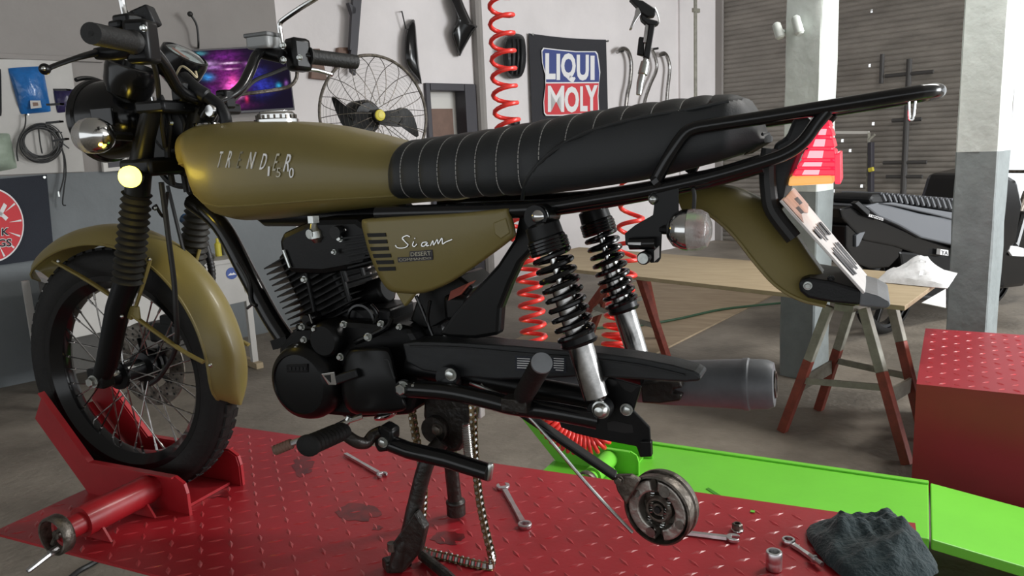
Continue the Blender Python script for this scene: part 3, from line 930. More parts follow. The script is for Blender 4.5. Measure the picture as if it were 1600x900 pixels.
def trestle(label, legs, braces, plates, FZ=0.0):
    feet = [at(*l[1], z=FZ) for l in legs]
    t = thing('trestle', label, 'trestle', np.mean(feet, 0), 'trestles under the board')
    tops = []
    for (tp, ft, split) in legs:
        f = at(*ft, z=FZ)
        tt = at(*tp, z=TZ - 0.055)
        tops.append(tt)
        mm = lerp(f, tt, split)
        mb = MB(); mb.bar(f, mm, 0.042, 0.042, WD); l_ = make(mb, 'leg', 'rust_red', t, smooth=0, bevel=0.003)
        mb = MB(); mb.bar(mm, tt, 0.042, 0.042, WD); make(mb, 'leg_upper', 'trestle_grey' if split < .95 else 'rust_red', l_, smooth=0, bevel=0.003)
    mb = MB(); a = (tops[0] + tops[1]) / 2; b = (tops[2] + tops[3]) / 2
    mb.bar(a + nrm(a - b) * .03, b + nrm(b - a) * .03, 0.09, 0.03, Z); make(mb, 'top_rail', 'trestle_grey', t, smooth=0)
    for (i, s0, j, s1, w) in braces:
        p = lerp(feet[i], tops[i], s0); q = lerp(feet[j], tops[j], s1)
        mb = MB(); mb.bar(p, q, 0.012, w, Z); make(mb, 'brace', 'trestle_grey', t, smooth=0)
    return t


trestle('trestle under the right end of the board, by the red box', [((1296, 478), (1222, 674), .58), ((1350, 482), (1418, 726), .58), ((1336, 462), (1279, 640), .55), ((1392, 468), (1446, 690), .7)],
        [(0, .38, 2, .40, .07), (1, .42, 3, .40, .07), (0, .42, 1, .48, .03), (2, .45, 3, .45, .03)], None)
trestle('trestle under the left end of the board, behind the shock absorbers', [((960, 428), (874, 546), .99), ((1000, 432), (1046, 570), .99), ((966, 408), (922, 524), .99), ((1004, 412), (1030, 528), .99)],
        [(0, .36, 2, .42, .05), (1, .30, 3, .30, .07), (0, .6, 1, .45, .03), (0, .45, 3, .6, .03)], None, FZ=0.0125)
# white plastic bag and a sheet on the board
rr = np.random.default_rng(11); N = 22
pA, pB, pC, pD = [at(*p, z=TZ) for p in ((1368, 441), (1480, 452), (1496, 428), (1392, 425))]
G = []
for i in range(N + 1):
    row = []
    for j in range(N + 1):
        u, v = i / N, j / N
        q = lerp(lerp(pA, pB, u), lerp(pD, pC, u), v)
        b = (math.sin(math.pi * min(1, u * 1.02)) ** .55) * (math.sin(math.pi * v) ** .5)
        z_ = b * (0.060 + 0.035 * math.exp(-((u - .45) / .2) ** 2) + 0.016 * math.sin(9 * u + 4 * v) + 0.012 * math.sin(15 * v - 6 * u)) + rr.normal(0, .004) * b
        row.append(q + Z * (0.002 + max(0, z_)))
    G.append(row)
solo(MB().sheet(G, 0.003), 'plastic_bag', 'white_bag', 'crumpled white plastic bag lying on the wooden board', 'bag', smooth=25)
mb = MB(); q = [at(*p, z=TZ + .003) for p in ((1440, 474), (1478, 482), (1478, 452))]
mb.prism(q, Z * 0.003)
solo(mb, 'paper_sheet', 'paper', 'white sheet at the right end of the wooden board', 'sheet', smooth=0)
# plywood sheet and green hose on the floor
mb = MB(); mb.prism([at(*p, z=0.012) for p in ((797, 534), (1004, 562), (1222, 453), (1000, 436))], -Z * 0.012)
solo(mb, 'plywood_sheet', 'wood_floor', 'thin plywood sheet lying on the floor under the board', 'sheet', smooth=0)
pts = [at(*p, z=0.022) for p in ((880, 520), (930, 513), (1000, 508), (1060, 498), (1130, 483), (1215, 474), (1290, 466), (1330, 452))]
solo(MB().tube(spline(pts, 5), 0.010, 8), 'garden_hose', 'hose_green', 'thin green hose lying across the floor under the board', 'hose')

# coiled air hose hanging in a loop with a blow gun at its far end
DH = 2.6
axis_px = [(781, -60, DH, 29), (784, 40, DH, 28), (789, 150, DH, 27), (797, 230, DH, 25), (812, 330, DH, 24), (826, 430, DH, 21), (832, 500, DH, 20), (838, 560, DH, 16), (848, 630, DH, 10), (868, 672, DH, 8), (902, 690, DH, 7), (934, 684, DH, 7), (950, 640, DH, 9), (958, 560, DH, 13), (964, 500, DH, 16), (974, 430, DH, 24), (983, 370, DH, 32), (988, 315, DH, 34), (990, 260, DH, 30), (991, 200, DH, 14), (994, 168, DH, 9)]
cen = spline([at(p[0], p[1], d=p[2]) for p in axis_px], 10)
pit = spline([np.array([p[3], 0, 0]) for p in axis_px], 10)
pts = []; ph = 0.0; u = None
for i in range(len(cen) - 1):
    L = np.linalg.norm(cen[i + 1] - cen[i]); t_ = nrm(cen[i + 1] - cen[i])
    if u is None: _, u, _ = frame(t_)
    u = nrm(u - t_ * (t_ @ u)); v = np.cross(t_, u)
    pw = pit[i][0] * DH / FOC
    ns = max(1, int(L / pw * 14))
    for k in range(ns):
        r_ = 0.040 if i < len(cen) - 24 else 0.040 - 0.032 * (i - (len(cen) - 24)) / 24
        pts.append(lerp(cen[i], cen[i + 1], k / ns) + (u * math.cos(ph) + v * math.sin(ph)) * r_)
        ph += 2 * math.pi * (L / ns) / pw
hose = thing('coiled_air_hose', 'red coiled air hose hanging in a long loop behind the motorcycle', 'hose', wp(cen[110], cen[110][2] - .05))
make(MB().tube(pts, 0.0078, 7), 'coil', 'hose_red', hose, smooth=60)
top = cen[0]
mb = MB(); mb.cyl(top + Z * 0.0, wp(top, WALL_H - 0.02), 0.009, n=8); make(mb, 'feed_pipe', 'hose_red', hose)

gun = thing('blow_gun', 'black and silver air blow gun hanging on the red coiled hose', 'air gun', at(996, 150, d=DH))
def gp(x, y, dd=0.0): return at(x, y, d=DH + dd)
vec = FW * 0.03
mb = MB(); mb.prism([gp(x, y, -.015) for x, y in ((984, -3), (1004, 0), (1026, 14), (1024, 24), (1012, 26), (1002, 20), (998, 12))], vec); mb.prism([gp(x, y, -.015) for x, y in ((1001, 22), (1012, 28), (1028, 32), (1031, 36), (1022, 40), (1012, 38), (1003, 30))], vec); make(mb, 'body', 'black_plastic', gun, bevel=0.004)
mb = MB(); mb.prism([gp(x, y, -.014) for x, y in ((1015, 36), (1024, 37), (1015, 92), (1006, 88))], vec * .9); mb.prism([gp(x, y, -.008) for x, y in ((999, 57), (1008, 58), (1006, 87), (996, 84))], vec * .6); make(mb, 'handle', 'black_plastic', gun, bevel=0.003)
mb = MB(); mb.prism([gp(x, y, -.01) for x, y in ((1009, 37), (1014, 38), (1011, 67), (1005, 66))], vec * .5); make(mb, 'valve_body', 'tool_steel', gun, bevel=0.002)
mb = MB(); mb.prism([gp(x, y, -.012) for x, y in ((994, 12), (1001, 10), (1004, 18), (993, 34), (988, 44), (984, 44), (992, 24))], vec * .8); make(mb, 'trigger', 'tool_steel', gun, bevel=0.002)
mb = MB(); mb.tube(spline([gp(1023, 12), gp(1028, 24), gp(1030, 35)], 5), 0.0025, 6); make(mb, 'wire_bail', 'steel', gun)
mb = MB(); mb.tube([gp(1010, 90), gp(1008, 96), gp(1008, 97), gp(1004, 116), gp(1003, 117), gp(1000, 130), gp(998, 148)], [.009, .009, .015, .017, .012, .012, .009], 12); make(mb, 'coupling', 'steel', gun)
mb = MB(); mb.tube([gp(990, -2), wp(gp(990, -2), WALL_H - 0.02)], 0.004, 6); make(mb, 'hanging_cord', 'cable', gun)

# ceiling (above the picture)
mb = MB(); mb.box((2.5, 3.0, WALL_H + 0.06), (26, 26, 0.1), (WD, SN, Z))
ceil_o = struct(mb, 'ceiling', 'ceiling', smooth=0)

# ---------------------------------------------------------------- green lift
GZ = 0.20
def g(px, py, z=GZ): return at(px, py, z=z)
gNL, gFL = g(845, 737), g(850, 652)
gNR, gFR = g(1452, 842), g(1457, 754.5)
ex = nrm(gNR - gNL)
ey = nrm(np.cross(Z, ex)); wid = (gFR - gNR) @ ey
gFR = gNR + ey * wid; gFL = gNL + ey * wid
lift2 = thing('green_lift', 'bright green motorcycle lift table lying low behind the red one', 'lift', wp((gNL + gFR) / 2, 0))
mb = MB(); mb.prism([gNL, gNR, gFR, gFL], -Z * 0.05); make(mb, 'platform', 'green', lift2, smooth=0, bevel=0.004)
mb = MB()
for a, b in ((gFL, gFR), ): mb.bar(a - ey * .012 + Z * .004, b - ey * .012 + Z * .004, 0.024, 0.008)
make(mb, 'edge_strip', 'green', lift2, smooth=0, bevel=0.002)
rl = 0.95
dn = nrm(ex - Z * 0.15)
mb = MB(); mb.prism([gNR + ex * .006, gNR + dn * rl, gFR + dn * rl, gFR + ex * .006], -Z * 0.035); make(mb, 'ramp', 'green', lift2, smooth=0, bevel=0.004)
mb = MB()
for s_ in (.08, .92):
    for t_ in (.03, .97):
        p = lerp(lerp(gNL, gNR, t_), lerp(gFL, gFR, t_), s_); mb.box(wp(p, 0.075), (0.08, 0.05, 0.15), (ex, ey, Z))
mb.bar(wp(lerp(gNL, gFL, .08), .03), wp(lerp(gNR, gFR, .08), .03), .05, .05); mb.bar(wp(lerp(gNL, gFL, .92), .03), wp(lerp(gNR, gFR, .92), .03), .05, .05)
make(mb, 'base_frame', 'green', lift2, smooth=0)
mb = MB(); mb.prism([g(x, y, GZ + .001) for x, y in ((1103, 764), (1107, 762), (1140, 783), (1136, 785))], Z * 0.001); make(mb, 'scuff_mark', 'green_mark', lift2, smooth=0)


def chock(parent, o, ex, ey, m, s=1.0, clamp=True):
    """wheel chock: two bent side plates, a tray between them, a screw clamp with a handwheel.  o = foot of the near plate's rear end"""
    h, lip = 0.088 * s, 0.016 * s
    prof = [(0.0, 0.0), (-0.05 * s, 0.0), (-0.345 * s, 0.0), (-0.505 * s, 0.178 * s), (-0.457 * s, 0.252 * s), (-0.31 * s, h), (-0.03 * s, h), (-0.006 * s, h * .86), (0.0, h * .6)]
    for k, yy in ((0, 0.0), (1, 0.155 * s)):
        sg = -1 if k == 0 else 1
        mb = MB(); mb.prism([o + ex * a + Z * b + ey * yy for a, b in prof], ey * 0.005 * sg)
        up = [prof[4], prof[5], prof[6], prof[7], prof[8], prof[0]]
        for i in range(len(up) - 1):
            p, q = up[i], up[i + 1]
            P_, Q_ = o + ex * p[0] + Z * p[1] + ey * (yy + sg * .003), o + ex * q[0] + Z * q[1] + ey * (yy + sg * .003)
            w = lip if i < 2 else lip * .5
            mb.prism([P_, Q_, Q_ + ey * sg * w, P_ + ey * sg * w], nrm(np.cross(Q_ - P_, ey)) * 0.004)
        make(mb, 'side_plate', m, parent, smooth=0)
    mb = MB()
    mb.prism([o + ex * a + Z * b + ey * .005 for a, b in ((-0.03 * s, .001), (-0.34 * s, .001), (-0.49 * s, .168 * s), (-0.495 * s, .174 * s), (-0.343 * s, .008), (-0.03 * s, .008))], ey * (0.155 * s - .01))
    make(mb, 'wheel_tray', m, parent, smooth=0)
    if clamp:
        c = o - ex * 0.112 * s + Z * 0.052 * s
        mb = MB(); mb.cyl(c - ey * 0.02 * s, c - ey * 0.19 * s, 0.034 * s, n=24); make(mb, 'clamp_barrel', m, parent)
        mb = MB(); mb.cyl(c - ey * 0.19 * s, c - ey * 0.235 * s, 0.024 * s, n=20); make(mb, 'clamp_screw', m, parent); mb = MB(); mb.cyl(c + ey * 0.0, c - ey * .02 * s, .03 * s, n=16); make(mb, 'clamp_pad', m, parent)
        for t_ in (.05, .165):
            mb = MB(); mb.prism([c - ey * t_ * s + ex * a + Z * b for a, b in ((-.045 * s, -.05 * s), (.05 * s, -.05 * s), (.03 * s, -.02 * s), (0, -.005 * s), (-.03 * s, -.02 * s))], ey * .005); make(mb, 'clamp_foot', m, parent, smooth=0)
        w = c - ey * 0.245 * s
        mb = MB(); mb.lathe(w, ey, [(.036 * s, -.013), (.040 * s, -.013), (.042 * s, -.010), (.042 * s, .010), (.040 * s, .013), (.036 * s, .013)], 32, loop=True); mb.cyl(w + ey * .03, w - ey * .004, .010 * s, n=12)
        for k in range(2):
            a_ = math.pi * k + .9; mb.cyl(w, w + (ex * math.cos(a_) + Z * math.sin(a_)) * .031 * s, .005 * s, n=8)
        hw = make(mb, 'handwheel', 'dirty_steel', parent)
        q = w - Z * .030 * s - ey * .008
        mb = MB(); mb.tube([q, q - ey * .062 * s - Z * .012 * s + ex * .004, q - ey * .065 * s - Z * .0125 * s + ex * .004], [.0055, .0055, .004], 8); mb.cyl(q + ey * .004, q - ey * .014 * s - Z * .002, .008, n=10); make(mb, 'crank_handle', 'tool_steel', hw)


# ---------------------------------------------------------------- red lift carrying the motorcycle
DZ = 0.65
X1, X2, Y1, Y2 = -0.148, 1.735, -0.292, 0.412
EX, EY = np.array([1.0, 0, 0]), np.array([0, 1.0, 0])
lift1 = thing('red_lift', 'raised red motorcycle lift with diamond plate deck carrying the olive motorcycle', 'lift', (1.1, 0.06, 0))
mb = MB(); mb.prism([(X1, Y1, DZ), (X2, Y1, DZ), (X2, Y2, DZ), (X1, Y2, DZ)], (0, 0, -0.006)); make(mb, 'deck_plate', 'red_worn', lift1, smooth=0)
mb = MB()
mb.box(((.36 + X2) / 2, Y1 + .12, DZ - .04), (X2 - .36, .035, .066)); mb.box(((.36 + X2) / 2, Y2 - .12, DZ - .04), (X2 - .36, .035, .066))
for x in (.38, .8, 1.2, X2 - .06): mb.box((x, (Y1 + Y2) / 2, DZ - .04), (.035, Y2 - Y1 - .28, .066))
make(mb, 'deck_frame', 'red', lift1, smooth=0)
# tread: lens-shaped studs, alternately turned
mb = MB()
stp = 0.042
i = 0
for a in range(int((X2 - X1) / stp)):
    for b in range(int((Y2 - Y1) / stp)):
        x = X1 + .02 + a * stp; y = Y1 + .02 + b * stp
        if x < 0.15 and abs(y) < .13: continue
        an = R(42) if (a + b) % 2 else R(-42)
        u = np.array([math.cos(an), math.sin(an), 0]); v = np.array([-math.sin(an), math.cos(an), 0]); c = np.array([x, y, DZ])
        L_, w_ = .0185, .0052
        mb.add([c - u * L_, c - v * w_, c + u * L_, c + v * w_, c - u * L_ * .4 + Z * .0016, c + u * L_ * .4 + Z * .0016],
               [(0, 1, 4), (1, 5, 4), (1, 2, 5), (2, 3, 5), (3, 4, 5), (3, 0, 4)])
make(mb, 'tread_studs', 'red_stud', lift1, smooth=0, kind='stuff')
# scissor legs, ram and base below the deck
mb = MB()
for y in (Y1 + .09, Y2 - .09):
    mb.box((.85, y, .03), (1.7, .06, .06))
for x in (.03, 1.67): mb.box((x, (Y1 + Y2) / 2, .03), (.06, Y2 - Y1 - .24, .06))
make(mb, 'base_frame', 'red', lift1, smooth=0)
for y in (Y1 + .10, Y2 - .10):
    for (xa, xb) in ((.42, 1.55), (1.55, .42)):
        mb = MB(); mb.bar((xa, y + (.02 if xa < 1 else -.02), .07), (xb, y + (.02 if xa < 1 else -.02), DZ - .06), .03, .06, EY); make(mb, 'scissor_leg', 'red', lift1, smooth=0)
mb = MB(); mb.cyl((.55, .06, .08), (1.15, .06, .42), .035, n=14); mb.cyl((1.15, .06, .42), (1.4, .06, .58), .018, n=12); make(mb, 'hydraulic_ram', 'dirty_steel', lift1)
chock(lift1, np.array([0.225, -0.068, DZ]), EX, EY, 'red')
# oil stains lying on the deck plate
def stain(cx, cy, rx, ry, seed):
    r2 = np.random.default_rng(seed); N = 22
    pts = []
    for k in range(N):
        a = 2 * math.pi * k / N; rr_ = 1 + r2.normal(0, .16)
        pts.append(at(cx + rx * rr_ * math.cos(a), cy + ry * rr_ * math.sin(a), z=DZ + .0004))
    return MB().prism(pts, Z * .0002)
for k, (cx, cy, rx, ry) in enumerate(((472, 727, 17, 16), (560, 800, 34, 14), (700, 840, 26, 10), (590, 825, 7, 4), (330, 770, 30, 9))):
    make(stain(cx, cy, rx, ry, k), 'oil_stain', 'stain', lift1, smooth=0)

# the green lift's chock, smaller in the picture because it stands farther off and lower
o = at(998, 741, z=GZ)
chock(lift2, o, ex, ey, 'green')

# low red lift table with a side skirt, behind at the right
bz = 0.45
ra = at(1432, 600, z=bz); rd = at(1446, 513, z=bz); rb_ = at(1600, 626, z=bz)
ry_ = nrm(rd - ra); rx_ = -nrm(np.cross(Z, ry_)); rx_ = rx_ if rx_ @ (rb_ - ra) > 0 else -rx_; wd_ = abs((rd - ra) @ ry_)
t = thing('red_lift', 'low dusty red lift table at the right edge in front of the pillar', 'lift', wp(ra + rx_ * .5 + ry_ * .3, 0))
E2 = ra + rx_ * 1.5
tp = [ra, E2, E2 + ry_ * wd_, ra + ry_ * wd_]
mb = MB(); mb.prism(tp, -Z * .008); make(mb, 'deck_plate', 'red_grey', t, smooth=0)
mb = MB(); mb.prism([ra + Z * -.008, E2 - Z * .008, wp(E2, .0), wp(ra, .0)], ry_ * .012); make(mb, 'side_skirt', 'red_grey', t, smooth=0)
mb = MB(); q = ra + ry_ * wd_; q2 = E2 + ry_ * wd_
mb.prism([q - Z * .008, q2 - Z * .008, wp(q2, 0), wp(q, 0)], -ry_ * .012); make(mb, 'side_skirt', 'red_grey', t, smooth=0)
mb = MB()
for a in range(30):
    for b in range(int(wd_ / .075)):
        c = ra + rx_ * (.04 + a * .075 * .66) + ry_ * (.04 + b * .075)
        an = 1 if (a + b) % 2 else -1
        u = nrm(rx_ + ry_ * an * .9); v = np.cross(Z, u)
        L_, w_ = .018, .006
        mb.add([c - u * L_, c - v * w_, c + u * L_, c + v * w_, c - u * L_ * .4 + Z * .003, c + u * L_ * .4 + Z * .003], [(0, 1, 4), (1, 5, 4), (1, 2, 5), (2, 3, 5), (3, 4, 5), (3, 0, 4)])
make(mb, 'tread_studs', 'red_stud', t, smooth=0, kind='stuff')
pts = [at(*p, z=0.012) for p in ((100, 912), (122, 893), (140, 883), (156, 874), (176, 868), (200, 850))]
solo(MB().tube(spline(pts, 5), 0.010, 8), 'floor_cable', 'cable', 'dark cable on the floor below the red lift handwheel', 'cable')

# ================================================================== THE MOTORCYCLE
bike = thing('motorcycle', 'olive green motorcycle with black ribbed seat and no rear wheel on the red lift', 'motorcycle', (0.62, 0.0, DZ))
def P(name, mb, m, parent=None, **k): return make(mb, name, m, bike if parent is None else parent, **k)


def y1(px, py, y): return at(px, py, y=y)


def plate(pts, y, th, th_dir=1):
    """plate cut to an outline in an upright plane along the motorcycle, th thick away from the eye"""
    return MB().prism(aty(pts, y), (0, th * th_dir, 0))


def chrome_bolt(px, py, y, rpx, name='bolt', m='steel', parent=None, h=None, dome=False):
    p = y1(px, py, y); r_ = rad(rpx, p)
    mb = MB()
    if dome:
        mb.lathe(p + EY * .004, -EY, [(r_ * 1.15, 0), (r_ * 1.15, .003), (r_ * .95, .004), (r_ * .9, .008), (r_ * .6, .013), (r_ * .1, .015), (0, .015)], 20)
    else:
        mb.bolt(p + EY * .004, -EY, r_, h or max(.008, r_ * 1.0))
    return P(name, mb, m, parent)


# ---------------------------------------------------------------- front wheel, turned a little to the left
ST = R(4.1)
SAX = np.array([-math.sin(ST), math.cos(ST), 0.0])       # wheel axis, pointing to the far side
SFW = np.array([-math.cos(ST), -math.sin(ST), 0.0])      # straight ahead for the steered parts
WC = np.array([0.0, 0.0, DZ + 0.305])
mb = MB(); pr = []
for k in range(21):
    a = math.pi * (k / 20)
    pr.append((0.262 + 0.044 * math.sin(a) ** .9, 0.0405 * math.cos(a) * (1 if 0.15 < k / 20 < .85 else .93)))
pr = [(0.236, 0.031), (0.247, 0.036)] + pr + [(0.247, -0.036), (0.236, -0.031)]
mb.lathe(WC, SAX, pr, 96)
tyre = P('front_tyre', mb, 'rubber')
mb = MB()
for k in range(60):
    a = 2 * math.pi * k / 60
    for s_ in (-1, 1):
        rdir = SFW * -math.cos(a) + Z * math.sin(a); tdir = SFW * math.sin(a) + Z * math.cos(a)
        mb.box(WC + rdir * 0.3025 + SAX * s_ * 0.012 + tdir * (0.006 * s_), (0.007, 0.016, 0.022), (rdir, SAX, tdir))
P('tread_blocks', mb, 'rubber', tyre, kind='stuff')
mb = MB(); mb.lathe(WC, SAX, [(0.243, .031), (0.241, .034), (0.228, .033), (0.218, .022), (0.208, .012), (0.206, 0), (0.208, -.012), (0.218, -.022), (0.228, -.033), (0.241, -.034), (0.243, -.031), (0.232, -.028), (0.222, -.014), (.222, .014), (.232, .028)], 96, loop=True)
P('rim', mb, 'black_gloss', tyre)
mb = MB(); mb.lathe(WC, SAX, [(0.0, -.062), (.018, -.062), (.022, -.045), (.034, -.042), (.036, -.034), (.022, -.030), (.022, .028), (.038, .032), (.04, .045), (.03, .06), (0, .06)], 32)
P('wheel_hub', mb, 'black_satin', tyre)
for k in range(36):
    a = 2 * math.pi * k / 36 + .04
    sd = -1 if k % 2 else 1
    off = 0.62 * (1 if (k // 2) % 2 else -1)
    rv = lambda t: SFW * -math.cos(t) + Z * math.sin(t)
    p = WC + rv(a + off) * .034 + SAX * .036 * sd; q = WC + rv(a) * .209 + SAX * .004 * sd
    mb = MB(); mb.tube([p, lerp(p, q, .9), lerp(p, q, .905), q], [.0019, .0019, .0031, .0031], 6)
    P('spoke', mb, 'chrome_worn', tyre)
mb = MB(); mb.lathe(WC + SAX * .062, SAX, [(.062, -.0018), (.108, -.0018), (.108, .0018), (.062, .0018)], 60, loop=True); disc = P('brake_disc', mb, 'dirty_steel', tyre)
mb = MB()
for k in range(60):
    a = 2 * math.pi * k / 60; rr_ = .075 + .012 * (k % 3)
    c = WC + SAX * .0595 + (SFW * math.cos(a) + Z * math.sin(a)) * rr_; mb.cyl(c, c + SAX * .005, .0034, n=6)
P('disc_holes', mb, 'hole_dark', disc, kind='stuff')
mb = MB()
for k in range(5):
    a = 2 * math.pi * k / 5; u = SFW * math.cos(a) + Z * math.sin(a); mb.bar(WC + SAX * .058 + u * .03, WC + SAX * .062 + u * .07, .018, .005)
mb.lathe(WC + SAX * .058, SAX, [(0, 0), (.04, 0), (.04, .008), (0, .008)], 24); P('disc_carrier', mb, 'black_satin', tyre, smooth=0)

# ---------------------------------------------------------------- fork
FO = SAX * 0.19
leg = aty([(158, 592), (168, 566), (184, 482), (201, 432)], -.095)
gt = aty([(200, 438), (214, 303)], -.095); gu = aty([(214, 306), (219, 262), (227, 215), (238, 168)], -.095)
mbs = []
mb = MB(); mb.tube(leg, [.020, .0245, .0255, .0265], 18); mb.box(leg[0] + Z * .004, (.05, .034, .045)); l1 = P('fork_leg', mb, 'black_satin', bevel=.004)
mb = MB(); n = 13; ring = []; rr_ = []
for i in range(n * 4 + 1):
    t_ = i / (n * 4); ring.append(lerp(gt[0], gt[1], t_)); rr_.append((.0305 - .003 * t_) + .0034 * math.cos(2 * math.pi * i / 4))
mb.tube(ring, rr_, 20); g1 = P('fork_gaiter', mb, 'gaiter', smooth=60)
mb = MB(); mb.tube(gu, [.026, .024, .0195, .0195], 16); u1 = P('fork_tube', mb, 'black_satin')
for q in (l1, g1, u1): copy_part(q, bike, FO)
p = leg[0] - EY * .018
mb = MB(); mb.bolt(p, -SAX, .011, .016); mb.cyl(p + SAX * .01, p + SAX * .23, .008, n=10); P('axle', mb, 'steel')
# triple clamps, steering stem
ctr = lerp(gu[3], gu[3] + FO, .5)
lo = lerp(gu[1], gu[1] + FO, .5)
mb = MB(); mb.box(ctr - SFW * .012, (.075, .235, .024), (SFW, SAX, Z)); P('top_clamp', mb, 'black_satin', bevel=.006)
mb = MB(); mb.box(lo - SFW * .012, (.085, .245, .036), (SFW, SAX, Z)); P('lower_clamp', mb, 'black_satin', bevel=.008)
st = nrm(gu[3] - gu[1])
mb = MB(); mb.cyl(lo - SFW * .05 - st * .02, ctr - SFW * .05 + st * .0, .031, n=20); P('steering_head', mb, 'black_satin')
# brake caliper and brake hose on the far leg, speedometer cable on the near one
mb = MB(); c = WC + SAX * .075 - SFW * .06 + Z * .085; mb.box(c, (.075, .055, .05), (SFW, SAX, Z)); mb.box(c + SAX * -.005 + Z * .03 - SFW * .02, (.045, .04, .03), (SFW, SAX, Z)); P('brake_caliper', mb, 'black_satin', bevel=.006, smooth=0)
mb = MB(); mb.tube(spline(aty([(252, 285), (258, 330), (265, 385), (272, 440), (275, 490), (277, 520), (272, 552), (250, 588), (235, 600)], [-.09, -.085, -.085, -.085, -.085, -.075, -.06, -.05, -.045]), 6), .0056, 8); P('speedometer_cable', mb, 'cable')
mb = MB(); mb.tube(spline(aty([(262, 290), (280, 365), (287, 392), (292, 400)], .03) , 6), .004, 8); mb.tube(spline(aty([(243, 320), (256, 338), (262, 300)], -.05), 6), .0035, 6); P('wiring', mb, 'cable')
mb = MB(); pts = spline(aty([(313, 352), (318, 372), (326, 400), (331, 425), (330, 452)], .16), 10)
mb.tube(pts, [.0085 + .0014 * (i % 2) for i in range(len(pts))], 10); P('corrugated_conduit', mb, 'cable')
mb = MB(); mb.tube(aty([(287, 341), (296, 346), (316, 352)], .14), .013, 12); P('cable_clip', mb, 'blue_clip')
# mudguard
FC = WC + Z * .012
mb = MB(); G = []
angs = np.linspace(R(139), R(-13), 49)
for a in angs:
    ex_ = max(0.0, 1 - (a - angs[-1]) / R(16)); ex2 = max(0.0, 1 - (angs[0] - a) / R(12))
    w = .060 * math.sqrt(max(.04, 1 - ex_ ** 2.2)) * math.sqrt(max(.05, 1 - ex2 ** 2.2))
    r0 = .348 + .012 * max(0, (math.degrees(a) - 100) / 39) - .017 * max(0, (60 - math.degrees(a)) / 73)
    rv = SFW * -math.cos(a) + Z * math.sin(a)
    row = []
    for j in range(13):
        u = j / 6 - 1
        row.append(FC + rv * (r0 - .040 * abs(u) ** 2.4) + SAX * (u * w))
    G.append(row)
P('front_mudguard', mb.sheet(G, -.003), 'olive', smooth=50)
mg = [o for o in bike.children if o.name == 'front_mudguard'][0]
mb = MB()
for j in (0, 12): mb.tube([r_[j] for r_ in G], .0032, 6)
P('rolled_edge', mb, 'olive', mg)
def stay(pts, ys, r_=.0065):
    mb = MB(); q = aty(pts, ys); mb.tube(spline(q, 4), r_, 8, flat=.6); return mb
for nm, pts, ys in (('mudguard_stay', [(84, 408), (140, 440), (200, 480)], [-.066, -.075, -.085]), ('mudguard_stay', [(235, 405), (228, 430), (212, 480), (205, 498)], [-.066, -.072, -.082, -.085]), ('mudguard_stay', [(207, 492), (245, 520), (285, 548), (318, 566)], [-.085, -.08, -.072, -.064])):
    o_ = P(nm, stay(pts, ys), 'olive'); copy_part(o_, bike, SAX * .15)
mb = MB(); q = y1(206, 488, -.085); mb.box(q, (.05, .006, .03)); P('stay_bracket', mb, 'olive', smooth=0, bevel=.003)
for px, py in ((235, 405), (93, 408), (330, 570), (192, 494)):
    p = y1(px, py, -.066 if px != 192 else -.1); mb = MB(); mb.ball(p - SAX * .003, .005, .004, .005, 10, 6); P('screw', mb, 'steel', mg if px != 192 else None)

# ---------------------------------------------------------------- headlight, lamps, gauges
HC = y1(190, 186, -.005)
HX = nrm(SFW - Z * .04)
mb = MB(); mb.lathe(HC, HX, [(0, -.085), (.03, -.083), (.058, -.066), (.077, -.035), (.085, 0), (.087, .03), (.087, .045)], 40); head = P('headlight_bucket', mb, 'black_gloss')
mb = MB(); mb.lathe(HC, HX, [(.087, .044), (.092, .047), (.093, .058), (.086, .068), (.082, .066), (.083, .048)], 40, loop=True); P('headlight_rim', mb, 'black_gloss', head)
mb = MB(); mb.lathe(HC, HX, [(.083, .060), (.05, .074), (.0, .08), (0, .078), (.05, .072), (.083, .058)], 40); P('headlight_lens', mb, 'glass', head)
mb = MB(); mb.torus(HC + HX * .078, HX, .098, .005, 36, 8, R(-20), R(150))
for a in (-.4, .0, .4, .8): mb.bar(HC + HX * .07 - SAX * .095 * math.cos(a) + Z * .095 * math.sin(a), HC + HX * .105 - SAX * .10 * math.cos(a) + Z * .10 * math.sin(a), .012, .004)
P('lamp_guard', mb, 'black_satin', head, smooth=0)
mb = MB(); mb.tube(spline(aty([(238, 152), (241, 170), (243, 190), (241, 186)], -.09)[:3], 4), .0035, 8); P('trim_strip', mb, 'chrome', head)
for px, py in ((223, 179), (240, 188), (222, 186)): chrome_bolt(px, py, -.092, 3.0, parent=head, h=.006)
mb = MB(); mb.box(HC - SFW * .045 - SAX * .092 + Z * .0, (.06, .008, .04), (SFW, SAX, Z)); P('headlight_ear', mb, 'black_gloss', head, smooth=0, bevel=.003); mb = MB(); mb.box(HC - SFW * .045 + SAX * .092, (.10, .008, .05), (SFW, SAX, Z)); P('headlight_ear', mb, 'black_satin', head, smooth=0, bevel=.003)


